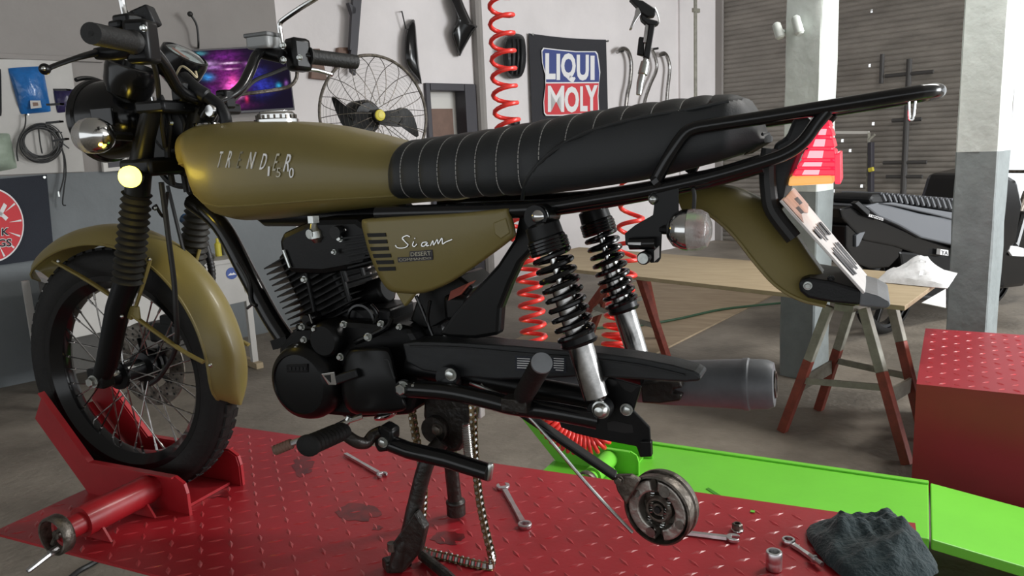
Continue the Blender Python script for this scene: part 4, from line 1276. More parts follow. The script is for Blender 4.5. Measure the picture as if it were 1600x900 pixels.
def indicator(c, axis, r_, shell, lens, stem=None, lit=False):
    a = nrm(axis)
    mb = MB(); mb.lathe(c, a, [(0, -r_ * 1.0), (r_ * .45, -r_ * .93), (r_ * .8, -r_ * .66), (r_ * .97, -r_ * .25), (r_ * 1.0, 0.0), (r_ * 1.0, r_ * .06), (0, r_ * .06)], 28)
    o = P('indicator', mb, shell, label='chrome-backed indicator lamp' if not lit else 'lit yellow indicator lamp')
    mb = MB(); mb.lathe(c + a * r_ * .07, a, [(0, 0), (r_ * .97, 0), (r_ * 1.0, r_ * .2), (r_ * .96, r_ * .55), (r_ * .8, r_ * .85), (r_ * .4, r_ * 1.02), (0, r_ * 1.06)], 28)
    P('lens', mb, lens, o)
    if not lit:
        mb = MB(); mb.ball(c + a * r_ * .45, r_ * .22, r_ * .22, r_ * .3, 12, 8); P('bulb', mb, 'amber_bulb', o)
    if stem is not None:
        mb = MB(); mb.tube(stem, r_ * .26, 10); P('stem', mb, 'black_satin', o)
    return o


M['amber_bulb'] = mat('bulb_tint', (0.42, 0.16, 0.12), .3)
M['glass_dim'] = mat('frosted_clear_lens', (0.86, 0.84, 0.82), 0.12, trans=0.7, bump=.25, bscale=160)
c = y1(149, 212, -.18)
indicator(c, SFW, rad(28, c), 'chrome', 'glass_dim', [c - SFW * .012 + SAX * .02, y1(176, 212, -.13), y1(205, 214, -.09)])
c = y1(206, 276, -.150)
lamp = indicator(c, nrm(-SFW * .3 - SAX * .9), rad(17, c), 'black_satin', 'bulb_yellow', [c + SAX * .01, y1(214, 262, -.10)], lit=True)
pl = bpy.data.lights.new('indicator_light', 'POINT'); pl.energy = .22; pl.color = (1, .72, .08); pl.shadow_soft_size = .02
po = bpy.data.objects.new('indicator_light', pl); COL.objects.link(po); po.location = tuple(c + nrm(-SFW * .3 - SAX * .9) * .045)


def gauge(c, axis, r_, dl, name='speedometer'):
    a = nrm(axis)
    mb = MB(); mb.lathe(c, a, [(0, -r_ * 1.25), (r_ * .4, -r_ * 1.22), (r_ * .82, -r_ * .95), (r_ * .98, -r_ * .5), (r_ * 1.0, -.01), (r_ * 1.03, 0), (r_ * 1.0, .012), (r_ * .9, .014), (r_ * .86, .002), (0, .002)], 36)
    o = P(name, mb, 'black_gloss')
    if dl:
        mb = MB(); mb.lathe(c + a * .003, a, [(0, .0), (r_ * .84, 0), (r_ * .84, .001), (0, .001)], 36); P('dial', mb, 'dial', o)
        mb = MB(); mb.lathe(c + a * .0045, a, [(0, .0), (r_ * .22, 0), (r_ * .22, .001), (0, .001)], 20); P('dial_mark', mb, 'brown', o)
        u = frame(a)[1]; mb = MB(); mb.bar(c + a * .006, c + a * .006 + u * r_ * .7, .004, .002, a); P('needle', mb, 'orange', o)
        mb = MB(); mb.lathe(c, a, [(r_ * .9, .010), (r_ * .6, .017), (0, .020), (0, .018), (r_ * .6, .015), (r_ * .9, .008)], 36); P('gauge_glass', mb, 'glass_smoke', o)
    return o


GC = y1(287, 92, .03)
gauge(GC, _r * .56 + Z * .80 - FW * .16, .049, True)
gauge(y1(206, 112, -.05), nrm(_r * .35 + Z * .85 - FW * .1), .052, False, 'warning_lamp_cup')
mb = MB(); mb.tube(spline(aty([(273, 141), (274, 122), (283, 104), (296, 110), (307, 121), (306, 112)], [-.03, -.04, -.05, -.05, -.045, -.03]), 5), .0022, 6); P('loose_wire', mb, 'wire_cream')
mb = MB(); mb.tube(spline(aty([(285, 122), (305, 140), (325, 152), (342, 165), (352, 182), (354, 198)], [-.04, -.04, -.03, -.03, -.03, -.03]), 6), [.016] * 12 + [.012] * 19, 12); P('cable_bundle', mb, 'black_plastic')
mb = MB(); mb.cyl(y1(322, 182, -.02), y1(331, 166, -.02), .018, n=18); mb.tube([y1(331, 167, -.02), y1(333, 163, -.02)], .012, 12); P('ignition_switch', mb, 'black_gloss')
mb = MB(); mb.lathe(y1(331, 173, -.045), -EY, [(.013, 0), (.013, .006), (.011, .008), (0, .008)], 16); P('lock_face', mb, 'chrome')
mb = MB(); mb.torus(y1(322, 195, -.03), Z, .024, .004, 24, 8); P('clamp_ring', mb, 'chrome')
# front wiring cluster behind the headlight (black looms)
for k, pts in enumerate(([(250, 150), (265, 190), (262, 240), (270, 290)], [(235, 200), (255, 230), (280, 235), (300, 215)], [(270, 160), (290, 195), (285, 250), (292, 300)], [(245, 260), (265, 285), (290, 290), (300, 270)], [(300, 165), (300, 200), (275, 235), (262, 262)])):
    mb = MB(); mb.tube(spline(aty(pts, -.05 + .02 * k), 6), .0065, 8); P('wiring_loom', mb, 'cable')
mb = MB(); mb.box(y1(272, 210, .02), (.09, .11, .12)); P('fuse_housing', mb, 'black_satin', bevel=.012)
for px, py in ((240, 325), (266, 192), (283, 168), (262, 170)): chrome_bolt(px, py, -.06, 3.2, h=.006)

# ---------------------------------------------------------------- handlebar and controls
gl = [y1(142, 52, -.372), y1(208, 66, -.250)]
gr = [y1(482, 88, .262), y1(556, 97, .385)]
hb = [lerp(gl[0], gl[1], .1), gl[1], y1(236, 78, -.20), y1(258, 104, -.14), y1(278, 138, -.09), y1(300, 152, -.05), y1(330, 160, .0), y1(352, 154, .045), y1(376, 137, .09), y1(390, 112, .13), y1(402, 86, .175), y1(420, 78, .21), y1(445, 83, .235), gr[0], lerp(gr[0], gr[1], .95)]
mb = MB(); mb.tube(spline(hb, 6), .0118, 14); bar = P('handlebar', mb, 'black_gloss')
for i, (a, b) in enumerate((gl, gr)):
    d_ = nrm(b - a) if i else nrm(a - b)
    s_, e_ = (b, a) if i == 0 else (a, b)
    L = np.linalg.norm(e_ - s_)
    pts = []; rr_ = []
    for k in range(41):
        t_ = k / 40; pts.append(lerp(s_, e_, t_)); rr_.append(.0172 + (.0006 * math.cos(k * math.pi) if 3 < k < 37 else .0) + (.004 if k < 2 else 0))
    mb = MB(); mb.tube(pts, rr_, 20); gp_ = P('grip', mb, 'grip', bar, smooth=60)
    mb = MB(); mb.cyl(e_ - d_ * .001, e_ + d_ * .0012, .004, n=10); P('grip_hole', mb, 'hole_dark', bar)
# left controls
mb = MB(); mb.tube([y1(208, 66, -.25), y1(214, 68, -.238)], [.0215, .0215], 20); P('grip_collar', mb, 'black_gloss', bar)
mb = MB(); c = y1(222, 66, -.225); mb.box(c, (.05, .045, .075), (nrm(gl[1] - gl[0]), nrm(np.cross(Z, gl[1] - gl[0])), Z)); P('switch_housing', mb, 'black_satin', bar, bevel=.008)
mb = MB(); mb.box(y1(200, 36, -.225), (.04, .035, .028)); mb.box(y1(188, 40, -.235), (.03, .03, .016)); P('mirror_clamp', mb, 'black_satin', bar, bevel=.005)
mb = MB(); mb.box(y1(228, 29, -.19), (.036, .036, .036), (nrm(_r + Z * .35), nrm(np.cross(Z, _r)), nrm(Z - _r * .35))); mb.box(y1(214, 33, -.2), (.02, .03, .03)); P('switch_block', mb, 'black_plastic', bar, bevel=.004)
mb = MB(); mb.tube(spline([y1(197, 30, -.225), y1(192, 8, -.225), y1(186, -22, -.23), y1(180, -50, -.235)], 4), .0058, 10); P('mirror_stem', mb, 'chrome', bar)
chrome_bolt(223, 44, -.25, 4, parent=bar, m='steel')
mb = MB(); mb.tube(spline([y1(236, 45, -.2), y1(240, 58, -.2), y1(236, 70, -.2), y1(228, 60, -.2)], 5), .002, 6); mb.tube(spline([y1(228, 55, -.21), y1(236, 72, -.2), y1(242, 80, -.19)], 4), .003, 6); P('switch_wires', mb, 'brown', bar)
mb = MB(); mb.tube(spline([y1(205, 78, -.245), y1(180, 82, -.262), y1(150, 84, -.275)], 4), [.012, .013, .0135, .014, .014, .013, .012, .011, .010], 12); P('lever_perch', mb, 'black_satin', bar)
mb = MB(); mb.tube(spline([y1(152, 82, -.275), y1(125, 89, -.325), y1(95, 99, -.37), y1(75, 107, -.40)], 5), [.010, .009, .0085, .008, .0075, .007, .0065, .006, .006, .006, .006, .0058, .0058, .0058, .0058, .006], 10, flat=.7); mb.ball(y1(70, 108, -.405), .009); P('clutch_lever', mb, 'black_satin', bar)
mb = MB(); mb.ball(y1(68, 107, -.414), .0035); P('lever_end', mb, 'steel', bar)
mb = MB(); mb.tube(spline([y1(210, 80, -.235), y1(235, 92, -.2), y1(245, 120, -.14), y1(250, 170, -.09), y1(258, 230, -.06)], 6), .005, 8); P('clutch_cable', mb, 'cable', bar)
# right controls
mb = MB(); mb.box(y1(466, 86, .25), (.05, .045, .075), (nrm(gr[1] - gr[0]), nrm(np.cross(Z, gr[1] - gr[0])), Z)); P('switch_housing', mb, 'black_satin', bar, bevel=.010)
for px, py, r_ in ((441, 94, 4.5), (467, 90, 3.5), (441, 71, 4)): chrome_bolt(px, py, .20, r_, parent=bar)
mb = MB(); mb.box(y1(412, 66, .20), (.064, .05, .032)); P('brake_reservoir', mb, 'reservoir', bar, bevel=.006)
mb = MB(); mb.box(y1(411, 56, .20), (.070, .055, .010)); P('reservoir_lid', mb, 'grey_lid', bar, bevel=.003)
mb = MB(); mb.tube([y1(404, 80, .20), y1(440, 88, .21)], .016, 14); P('master_cylinder', mb, 'black_satin', bar)
mb = MB(); mb.tube(spline([y1(470, 108, .26), y1(490, 109, .30), y1(510, 114, .34), y1(519, 117, .355)], 4), [.008, .008, .008, .0078, .0075, .0072, .007, .007, .007, .007, .0065, .006, .0075], 10, flat=.7); P('brake_lever', mb, 'tool_steel', bar)
mb = MB(); mb.tube(spline([y1(441, 70, .205), y1(438, 52, .205), y1(437, 38, .205), y1(444, 30, .205), y1(470, 12, .20), y1(496, -4, .20), y1(520, -22, .2)], 5), .0058, 10); P('mirror_stem', mb, 'chrome', bar)
mb = MB(); mb.tube(spline([y1(464, 112, .24), y1(463, 122, .24), y1(455, 133, .23), y1(438, 139, .21), y1(405, 144, .16), y1(375, 148, .12), y1(350, 160, .08)], 6), .0042, 8); P('throttle_cable', mb, 'dirty_steel', bar)
mb = MB(); mb.tube(spline([y1(447, 106, .21), y1(425, 115, .18), y1(398, 126, .14), y1(378, 145, .1), y1(356, 165, .06)], 6), .0045, 8); P('brake_hose', mb, 'cable', bar)
for px, py in ((283, 136), (352, 148)):
    mb = MB(); mb.box(y1(px, py, -.06 if px < 300 else .05) - Z * .01, (.03, .03, .04)); P('bar_clamp', mb, 'black_satin', bar, bevel=.005)

# ---------------------------------------------------------------- fuel tank
tp = np.array([y1(x, y, 0.0) for x, y in ((292, 236), (302, 217), (318, 204), (345, 194), (400, 189), (480, 190), (530, 197), (580, 208), (640, 224))])
bt = np.array([y1(x, y, -.115) for x, y in ((291, 268), (294, 300), (305, 326), (322, 344), (350, 351), (400, 348), (500, 336), (600, 325), (660, 320))])
X0, X9 = y1(291, 255, -.035)[0], .945
xs = X0 + (X9 - X0) * (np.linspace(0, 1, 46) ** 1.35)
rs = []
for x in xs:
    zt = np.interp(x, tp[:, 0], tp[:, 2]); zb = np.interp(x, bt[:, 0], bt[:, 2])
    s_ = (x - X0)
    w = np.interp(s_, [0, .006, .02, .045, .09, .16, .30, .42, .52, .60, .63], [.028, .052, .078, .102, .121, .130, .131, .120, .100, .086, .082])
    sq = min(1, .72 + s_ * 3)
    zc = zb + (zt - zb) * .46
    ring = []
    for k in range(40):
        t_ = 2 * math.pi * k / 40
        cy, sz = math.cos(t_), math.sin(t_)
        yy = w * math.copysign(abs(cy) ** .62, cy)
        hz = (zt - zc) if sz > 0 else (zc - zb)
        zz = zc + hz * math.copysign(abs(sz) ** (.86 if sz > 0 else .62), sz)
        ring.append((x, yy, zz))
    rs.append(ring)
# rounded nose
c0 = np.mean(rs[0], 0)
rs = [[c0 + (np.array(p) - c0) * f + np.array([-dx, 0, 0]) for p in rs[0]] for f, dx in ((.25, .004), (.7, .003))] + rs
mb = MB(); mb.rings(rs); tank = P('fuel_tank', mb, 'olive', smooth=75)
mb = MB()
TS = rs
mb.tube([r_[25] if False else r_[int(40 * .575)] for r_ in rs[6:]], .0022, 6); P('lower_seam', mb, 'olive', tank)
cp = y1(432, 187, 0.0)
mb = MB(); mb.lathe(cp - Z * .012, Z, [(.044, 0), (.044, .012), (.038, .014), (.038, .022), (.034, .027), (0, .029)], 36); cap = P('filler_cap', mb, 'chrome', tank)
mb = MB(); mb.box(cp + Z * .016 + EX * .0, (.05, .016, .006)); P('cap_flap', mb, 'chrome', cap, bevel=.002)
mb = MB()
for k in range(20):
    a = 2 * math.pi * k / 20; mb.box(cp + Z * .003 + (EX * math.cos(a) + EY * math.sin(a)) * .0385, (.004, .004, .012), (EX * math.cos(a) + EY * math.sin(a), EY * math.cos(a) - EX * math.sin(a), Z))
P('cap_knurl', mb, 'dirty_steel', cap, kind='stuff')
# raised chrome lettering on the tank side, reflections coloured in as bright and dull letters
def tank_y(x, z):
    i = int(np.argmin([abs(r_[0][0] - x) for r_ in TS]))
    ring = [p for p in TS[i] if p[1] < 0]
    j = int(np.argmin([abs(p[2] - z) for p in ring])); return ring[j][1]


def tank_pt(px, py, lift=.0):
    y = -.125
    for _ in range(6):
        q = y1(px, py, y); y = tank_y(q[0], q[2]) - lift
    return y1(px, py, y)


for ch, xa, xb, ya, yb, m in (('T', 339, 350, 237, 262, 'chrome_letter_lit'), ('R', 353, 366, 236, 262, 'chrome_letter_lit'), ('E', 370, 381, 237, 263, 'chrome_dull_shaded'), ('N', 386, 401, 238, 264, 'chrome_letter_lit'), ('D', 406, 420, 240, 265, 'chrome_letter_lit'), ('E', 426, 438, 240, 267, 'chrome_dull_shaded'), ('R', 443, 459, 241, 268, 'chrome_letter_lit'), ('1', 419, 422.5, 260, 275, 'chrome_letter_lit'), ('5', 432, 440, 262, 277, 'chrome_dull_shaded'), ('0', 452, 460, 262, 278, 'chrome_letter_lit')):
    if 'chrome_letter_lit' not in M: M['chrome_dull_shaded'] = mat('chrome_dull_shaded', (.30, .28, .22), .35, 1.0); M['chrome_letter_lit'] = mat('lit_letter', (.82, .82, .81), .32, .15)
    sl = (yb - ya) * .26
    q = [tank_pt(xa + sl, ya, .0012), tank_pt(xb, ya, .0012), tank_pt(xb - sl, yb, .0012), tank_pt(xa, yb, .0012)]
    if ch in '150': q = [tank_pt(xa + 1, ya, .0012), tank_pt(xb, ya, .0012), tank_pt(xb - 1, yb, .0012), tank_pt(xa, yb, .0012)]
    sh_ = .18 if ch == 'T' else 0
    mb = text_quad(ch, *q, depth=.002)
    P('tank_lettering', mb, m, tank, smooth=0)

# ---------------------------------------------------------------- seat
st_x = [y1(x, y, -.12)[0] for x, y in ((623, 268), (653, 268), (683, 268), (713, 268), (744, 268), (777, 268), (811, 268), (842, 243), (881, 214), (922, 197), (964, 189), (1010, 180), (1055, 172), (1100, 166))]
tp = np.array([y1(x, y, 0.0) for x, y in ((600, 236), (612, 227), (628, 222), (700, 212), (760, 204), (840, 191), (900, 179), (1000, 163), (1060, 155), (1110, 149), (1150, 148), (1168, 154), (1183, 176), (1194, 200), (1196, 212))])
bt = np.array([y1(x, y, -.12) for x, y in ((598, 320), (700, 321), (820, 315), (900, 306), (1000, 291), (1100, 264), (1160, 243), (1190, 222), (1196, 214))])
SX0, SX9 = y1(599, 285, -.118)[0], y1(1194, 205, -.06)[0]
xs = sorted(set(list(np.linspace(SX0, SX9, 120)) + st_x))
pip = np.array([y1(x, y, -.12) for x, y in ((806, 316), (815, 296), (828, 275), (846, 253), (880, 224), (920, 205), (960, 193), (1010, 181), (1060, 173), (1100, 165), (1143, 155), (1158, 149), (1200, 140))])
NS = 56
rows = []
for x in xs:
    zt = np.interp(x, tp[:, 0], tp[:, 2]); zb = np.interp(x, bt[:, 0], bt[:, 2])
    e0 = min(1, max(0, (x - SX0) / .02)); e9 = min(1, max(0, (SX9 - x) / .05))
    w = np.interp(x, [SX0, SX0 + .02, SX0 + .2, SX9 - .2, SX9 - .05, SX9], [.106, .118, .128, .120, .105, .055])
    zt = zb + (zt - zb) * (.90 + .10 * math.sqrt(e0)) if e0 < 1 else zt
    j = np.searchsorted(st_x, x)
    a = st_x[j - 1] if j > 0 else SX0; b = st_x[j] if j < len(st_x) else SX9
    ribs = abs(math.sin(math.pi * (x - a) / (b - a + 1e-9))) ** .55 if j < len(st_x) else 1.0
    zp = np.interp(x, pip[:, 0], pip[:, 2]) if x > pip[0, 0] else -1
    zc = zb + (zt - zb) * .38
    row = []
    for k in range(NS):
        t_ = -math.pi / 2 * .55 + (math.pi + math.pi * .55) * k / (NS - 1)      # open underside
        cy, sz = math.cos(t_), math.sin(t_)
        yy = -w * math.copysign(abs(cy) ** .60, cy)
        zz = zc + (zt - zc) * abs(sz) ** .80 if sz > 0 else zc - (zc - zb) * abs(sz) ** .8
        bul = (.0034 * (ribs - 1)) if zz > zp else .0025
        nrm_ = nrm((0, yy / w ** 2, (zz - zc) / .06 ** 2))
        row.append(np.array([x, yy, zz]) + nrm_ * bul)
    rows.append(row)
def seat_faces(test):
    mb = MB(); n = len(rows); mb.v = [tuple(p) for r_ in rows for p in r_]
    for i in range(n - 1):
        for k in range(NS - 1):
            c = (rows[i][k] + rows[i + 1][k + 1]) / 2
            if test(c): mb.f.append((i * NS + k, i * NS + k + 1, (i + 1) * NS + k + 1, (i + 1) * NS + k))
    return mb
below = lambda c: c[0] > pip[0, 0] and c[2] < np.interp(c[0], pip[:, 0], pip[:, 2])
mb = seat_faces(lambda c: not below(c))
k0 = len(mb.v); mb.f.append(tuple(range(NS))); mb.f.append(tuple((len(rows) - 1) * NS + k for k in range(NS)))
for i in range(len(rows) - 1): mb.f.append((i * NS, (i + 1) * NS, (i + 1) * NS + NS - 1, i * NS + NS - 1))
seat = P('seat', mb, 'seat', smooth=60)
P('side_panel', seat_faces(below), 'seat_panel', seat, smooth=60)
def seat_at(x, z, side=-1):
    i = int(np.argmin([abs(r_[0][0] - x) for r_ in rows]))
    ring = [p for p in rows[i][NS // 4 if False else 0:] if p[1] * side > 0]
    return ring[int(np.argmin([abs(p[2] - z) for p in ring]))]
for sgn in (-1, 1):
    mb = MB(); pts = []
    for x in np.linspace(pip[0, 0] + .002, y1(1148, 152, -.10)[0], 60):
        q = seat_at(x, np.interp(x, pip[:, 0], pip[:, 2]), sgn); pts.append(np.array([x, q[1] + sgn * .001, np.interp(x, pip[:, 0], pip[:, 2])]))
    mb.tube(spline(pts[::3], 3), .0034, 8); P('piping', mb, 'seat', seat)
mb = MB()
for x in st_x[:-1]:
    i = int(np.argmin([abs(r_[0][0] - x) for r_ in rows])); row = rows[i]
    zp = np.interp(x, pip[:, 0], pip[:, 2]) if x > pip[0, 0] else -1
    pl_ = [p + nrm((0, p[1] * 3, .02 if p[2] > 1.4 else 0)) * .0006 for p in row if p[2] > zp]
    # short stitches
    for k in range(len(pl_) - 1):
        seg = np.linalg.norm(pl_[k + 1] - pl_[k]); m_ = max(1, int(seg / .0055))
        for e in range(m_):
            p = lerp(pl_[k], pl_[k + 1], (e + .08) / m_); q = lerp(pl_[k], pl_[k + 1], (e + .85) / m_)
            mb.bar(p, q, .0013, .0013)
P('stitching', mb, 'thread', seat, smooth=0, kind='stuff')
mb = MB(); q = aty([(1160, 244), (1192, 205), (1193, 214), (1180, 232)], -.05); mb.prism(q, (0, .1, 0)); P('seat_pan_end', mb, 'black_plastic', seat, bevel=.004)

# ---------------------------------------------------------------- frame
mb = MB(); mb.tube(spline(aty([(300, 315), (345, 352), (385, 425), (420, 490), (447, 532)], [-.02, -.03, -.035, -.04, -.045]), 5), .0195, 14); dt = P('down_tube', mb, 'black_gloss')
mb = MB(); mb.tube(spline(aty([(372, 410), (388, 440), (392, 470), (400, 478)], -.06), 5), .004, 8); mb.tube(spline(aty([(386, 482), (396, 474)], -.06), 3), .003, 6); P('vent_pipe', mb, 'cable')
mb = MB(); mb.tube(aty([(270, 215), (420, 338), (640, 335)], 0.0), .022, 14); P('backbone_tube', mb, 'black_satin')
sub = spline(aty([(590, 334), (700, 331), (830, 327), (920, 316), (1025, 297), (1110, 279), (1190, 256)], [-.112] * 7), 6)
mb = MB(); mb.tube(sub, .0135, 12); mb.tube([(p[0], -p[1], p[2]) for p in sub], .0135, 12)
P('seat_rail', mb, 'black_gloss', kind='stuff')
mb = plate([(812, 328), (858, 330), (850, 352), (838, 385), (812, 412), (796, 446), (782, 482), (779, 524), (742, 530), (702, 528), (684, 524), (706, 492), (738, 455), (776, 414), (802, 374)], -.098, .028)
fp_ = P('side_frame_plate', mb, 'black_satin', bevel=.007, smooth=0)
mb = MB(); mb.box(y1(740, 470, 0.0), (.05, .15, .05)); P('cross_tube', mb, 'black_satin', bevel=.01)
chrome_bolt(842, 338, -.150, 13.5, m='chrome', dome=True)
mb = MB(); p = y1(842, 338, -.148); mb.cyl(p, p + EY * .05, .018, n=18); P('shock_mount', mb, 'black_satin')
chrome_bolt(1022, 311, -.130, 8.5, dome=True)
# battery box and red-brown strap under the side cover
mb = plate([(655, 455), (715, 430), (740, 450), (700, 500), (665, 520), (640, 500)], -.06, .10); P('battery_box', mb, 'black_satin', bevel=.005)
mb = plate([(704, 455), (732, 442), (716, 462), (700, 470)], -.075, .03); P('strap', mb, 'rust_red', smooth=0)
for pts in ([(650, 462), (658, 480), (668, 505)], [(672, 470), (668, 500), (676, 524)]):
    mb = MB(); mb.tube(spline(aty(pts, -.09), 4), .0035, 8); P('breather_hose', mb, 'black_gloss')

# ---------------------------------------------------------------- side cover with slots, script and badge
oc = [(565, 347), (578, 341), (650, 336), (720, 332), (790, 325), (797, 330), (806, 362), (800, 374), (760, 404), (705, 441), (662, 458), (625, 458), (606, 452), (592, 432), (578, 400), (570, 372)]
ocs = spline([np.array([x, y, 0]) for x, y in oc], 3, closed=True)
cxy = np.array([672, 388.0])
rs = []
for s_, y in ((1.0, -.105), (1.0, -.118), (.985, -.126), (.955, -.131), (.90, -.1335)):
    rs.append([y1(cxy[0] + (p[0] - cxy[0]) * s_, cxy[1] + (p[1] - cxy[1]) * s_, y) for p in ocs])
mb = MB(); mb.rings(rs); cover = P('side_cover', mb, 'olive', smooth=60)
mb = plate([(617, 455), (649, 458), (640, 470), (632, 480), (624, 468)], -.112, .012); P('cover_tongue', mb, 'olive', cover, bevel=.003)
mb = MB(); mb.prism(aty([(770, 348), (790, 340), (797, 364), (783, 374), (772, 366)], -.1345), (0, .004, 0)); P('corner_dimple', mb, 'olive', cover, bevel=.004)
for (xa, xb, y) in ((569, 602, 368), (571, 604, 378.5), (574, 606, 389.5), (578, 610, 400.5), (583, 614, 410.5), (586, 617, 421)):
    mb = plate([(xa + (4 if xa > 500 else 0), y - 3.2), (xb, y - 4), (xb + 1, y + 1.8), (xa + 6, y + 2.6)], -.1352, .02); P('slot', mb, 'hole_dark', cover, smooth=0)
SCR = [[(641, 370), (636, 368), (629, 372), (634, 378), (638, 383), (632, 387), (622, 387), (618, 383)],
       [(647, 377), (645, 383), (648, 385), (652, 381)], [(668, 378), (661, 379), (659, 384), (664, 384), (668, 378), (667, 384), (671, 383)],
       [(673, 384), (677, 376), (678, 383), (684, 374), (685, 381), (691, 372), (692, 381), (697, 378), (707, 374)], [(648, 372.5), (649.5, 372)]]
mb = MB()
for s_ in SCR: mb.tube(spline(aty(s_, -.1348), 5), .0015, 6)
P('script_lettering', mb, 'chrome', cover, kind='stuff')
for tx, q in (('DESERT', [(640, 393), (675, 390.5), (676, 400.5), (640, 402)]), ('COMMANDO', [(621, 402.5), (676, 400), (676, 406), (622, 410)])):
    mb = plate(q, -.1358, .003); b_ = P('badge', mb, 'frame_black', cover, smooth=0)
    i_ = [(q[0][0] + 2, q[0][1] + 1.5), (q[1][0] - 2, q[1][1] + 1.5), (q[2][0] - 2, q[2][1] - 1.5), (q[3][0] + 2, q[3][1] - 1.5)]
    P('lettering', text_quad(tx, *aty(i_, -.1366), depth=.0008, bold=.01), 'chrome_dull_shaded', cover, smooth=0)

# ---------------------------------------------------------------- engine
ca, cb = y1(413, 420, -.075), y1(462, 526, -.075)
cdir = nrm(cb - ca); cdir[1] = 0
fdir = nrm(np.cross(EY, cdir)); fdir = fdir if fdir[0] > 0 else -fdir
LF = .165
mb = MB(); mid = (ca + cb) / 2; mb.box(np.array([mid[0], 0, mid[2]]) + fdir * LF / 2, (LF * .74, .11, np.linalg.norm(cb - ca) + .03), (fdir, EY, -cdir)); barrel = P('cylinder_barrel', mb, 'black_engine', bevel=.012)
nf = 13
for k in range(nf):
    p = lerp(ca, cb, k / (nf - 1))
    mb = MB(); mb.box(np.array([p[0], 0, p[2]]) + fdir * LF / 2, (LF, .152, .0026), (fdir, EY, -cdir)); P('cooling_fin', mb, 'black_engine', barrel, smooth=0)
for x0, y0, x1, y1_ in ((526, 390, 542, 440), (520, 372, 546, 470), (553, 370, 568, 430), (477, 420, 492, 490)):
    mb = MB(); mb.cyl(y1(x0, y0, -.078), y1(x1, y1_, -.078), .0045, n=8); P('head_stud', mb, 'black_engine', barrel)
hd = [(433, 377), (440, 364), (470, 350), (490, 342), (556, 340), (572, 352), (580, 400), (572, 418), (505, 430), (450, 428), (440, 405)]
mb = plate(hd, -.092, .18); hc = P('cylinder_head', mb, 'black_engine', bevel=.012, smooth=0)
mb = MB()
for px, py in ((445, 393),): mb.tube(aty([(443, 391), (453, 418)], -.096), .0035, 8)
P('edge_bead', mb, 'steel', hc)
for k in range(6):
    q = [(528 + k * 3, 372 + k * 9), (575 + k * 2, 366 + k * 8), (575 + k * 2, 369 + k * 8), (528 + k * 3, 375 + k * 9)]
    P('cooling_fin', plate(q, -.102, .20), 'black_engine', hc, smooth=0)
for px, py, r_ in ((474, 437, 4), (530, 373, 4), (521, 394, 3)): chrome_bolt(px, py, -.104, r_, parent=hc, h=.008)
mb = MB(); p = y1(530, 362, -.094); mb.cyl(p, p - EY * .014, .012, n=16); P('spark_plug_cap', mb, 'black_plastic', hc)
# fuel tap under the tank
mb = MB(); mb.hexa(y1(490, 337, -.09), y1(491, 348, -.09), .012); mb.tube([y1(491, 348, -.09), y1(492, 356, -.09), y1(493, 362, -.09), y1(496, 372, -.09), y1(497, 379, -.09)], [.007, .010, .0155, .0155, .008], 16); mb.cyl(y1(492, 364, -.09), y1(483, 366, -.105), .009, n=12); P('fuel_tap', mb, 'steel')
mb = MB(); mb.tube(spline(aty([(512, 362), (535, 364), (556, 368), (566, 366)], -.085), 5), .0055, 8); P('fuel_hose', mb, 'guard_plastic')
mb = MB(); p = y1(541, 359, -.088); mb.ball(p, .005); P('hose_clip', mb, 'chrome')
# carburettor and intake
mb = MB(); mb.tube(aty([(548, 470), (575, 462), (606, 452)], 0.0), .028, 18); mb.lathe(y1(572, 500, -.02), -EY, [(0, 0), (.040, 0), (.042, .02), (.036, .045), (0, .048)], 26); mb.box(y1(600, 505, -.02), (.09, .09, .08)); P('carburettor', mb, 'black_engine', bevel=.006)
mb = MB(); mb.lathe(y1(566, 500, -.075), -EY, [(.028, 0), (.032, .001), (.032, .006), (.028, .007)], 32, loop=True); P('carburettor_rim', mb, 'black_gloss')
mb = MB(); mb.tube(spline(aty([(555, 535), (585, 522), (606, 510), (612, 496)], -.1), 5), .005, 8); mb.tube(spline(aty([(585, 505), (590, 490), (580, 476)], -.1), 4), .0035, 8); P('engine_hose', mb, 'black_gloss')
# crankcase
mb = plate([(432, 545), (450, 522), (470, 508), (520, 500), (600, 506), (640, 512), (658, 540), (652, 600), (640, 650), (560, 655), (480, 648), (446, 610)], -.095, .20); P('crankcase', mb, 'black_engine', bevel=.012, smooth=0)
mb = plate([(600, 508), (648, 500), (690, 505), (700, 560), (690, 600), (648, 610), (630, 560)], -.06, .13); P('gearbox_rear', mb, 'black_engine', bevel=.01, smooth=0)
gc = y1(488, 591, -.10); gr_ = rad(59, gc)
mb = MB(); mb.lathe(gc, -EY, [(gr_ * 1.03, -.02), (gr_ * 1.04, .016), (gr_ * 1.0, .026), (gr_ * .94, .036), (gr_ * .80, .043), (gr_ * .78, .040), (gr_ * .40, .044), (0, .044)], 56); gen = P('generator_cover', mb, 'black_satin')
mb = plate([(447, 570), (480, 569), (481, 582), (448, 582)], gc[1] - .0445, .003); P('cover_plaque', mb, 'black_engine', gen, smooth=0, bevel=.001)
for px in (452, 458, 464, 470, 475):
    mb = plate([(px, 573.5), (px + 3, 573.5), (px + 3, 578.5), (px, 578.5)], gc[1] - .0455, .002); P('plaque_relief', mb, 'black_plastic', gen, smooth=0)
sc_ = [(545, 548), (566, 543), (600, 542), (611, 549), (618, 575), (626, 612), (634, 628), (630, 642), (580, 648), (548, 644), (534, 615), (536, 575)]
cxy = np.mean(sc_, 0); ss = spline([np.array([*p, 0]) for p in sc_], 3, closed=True)
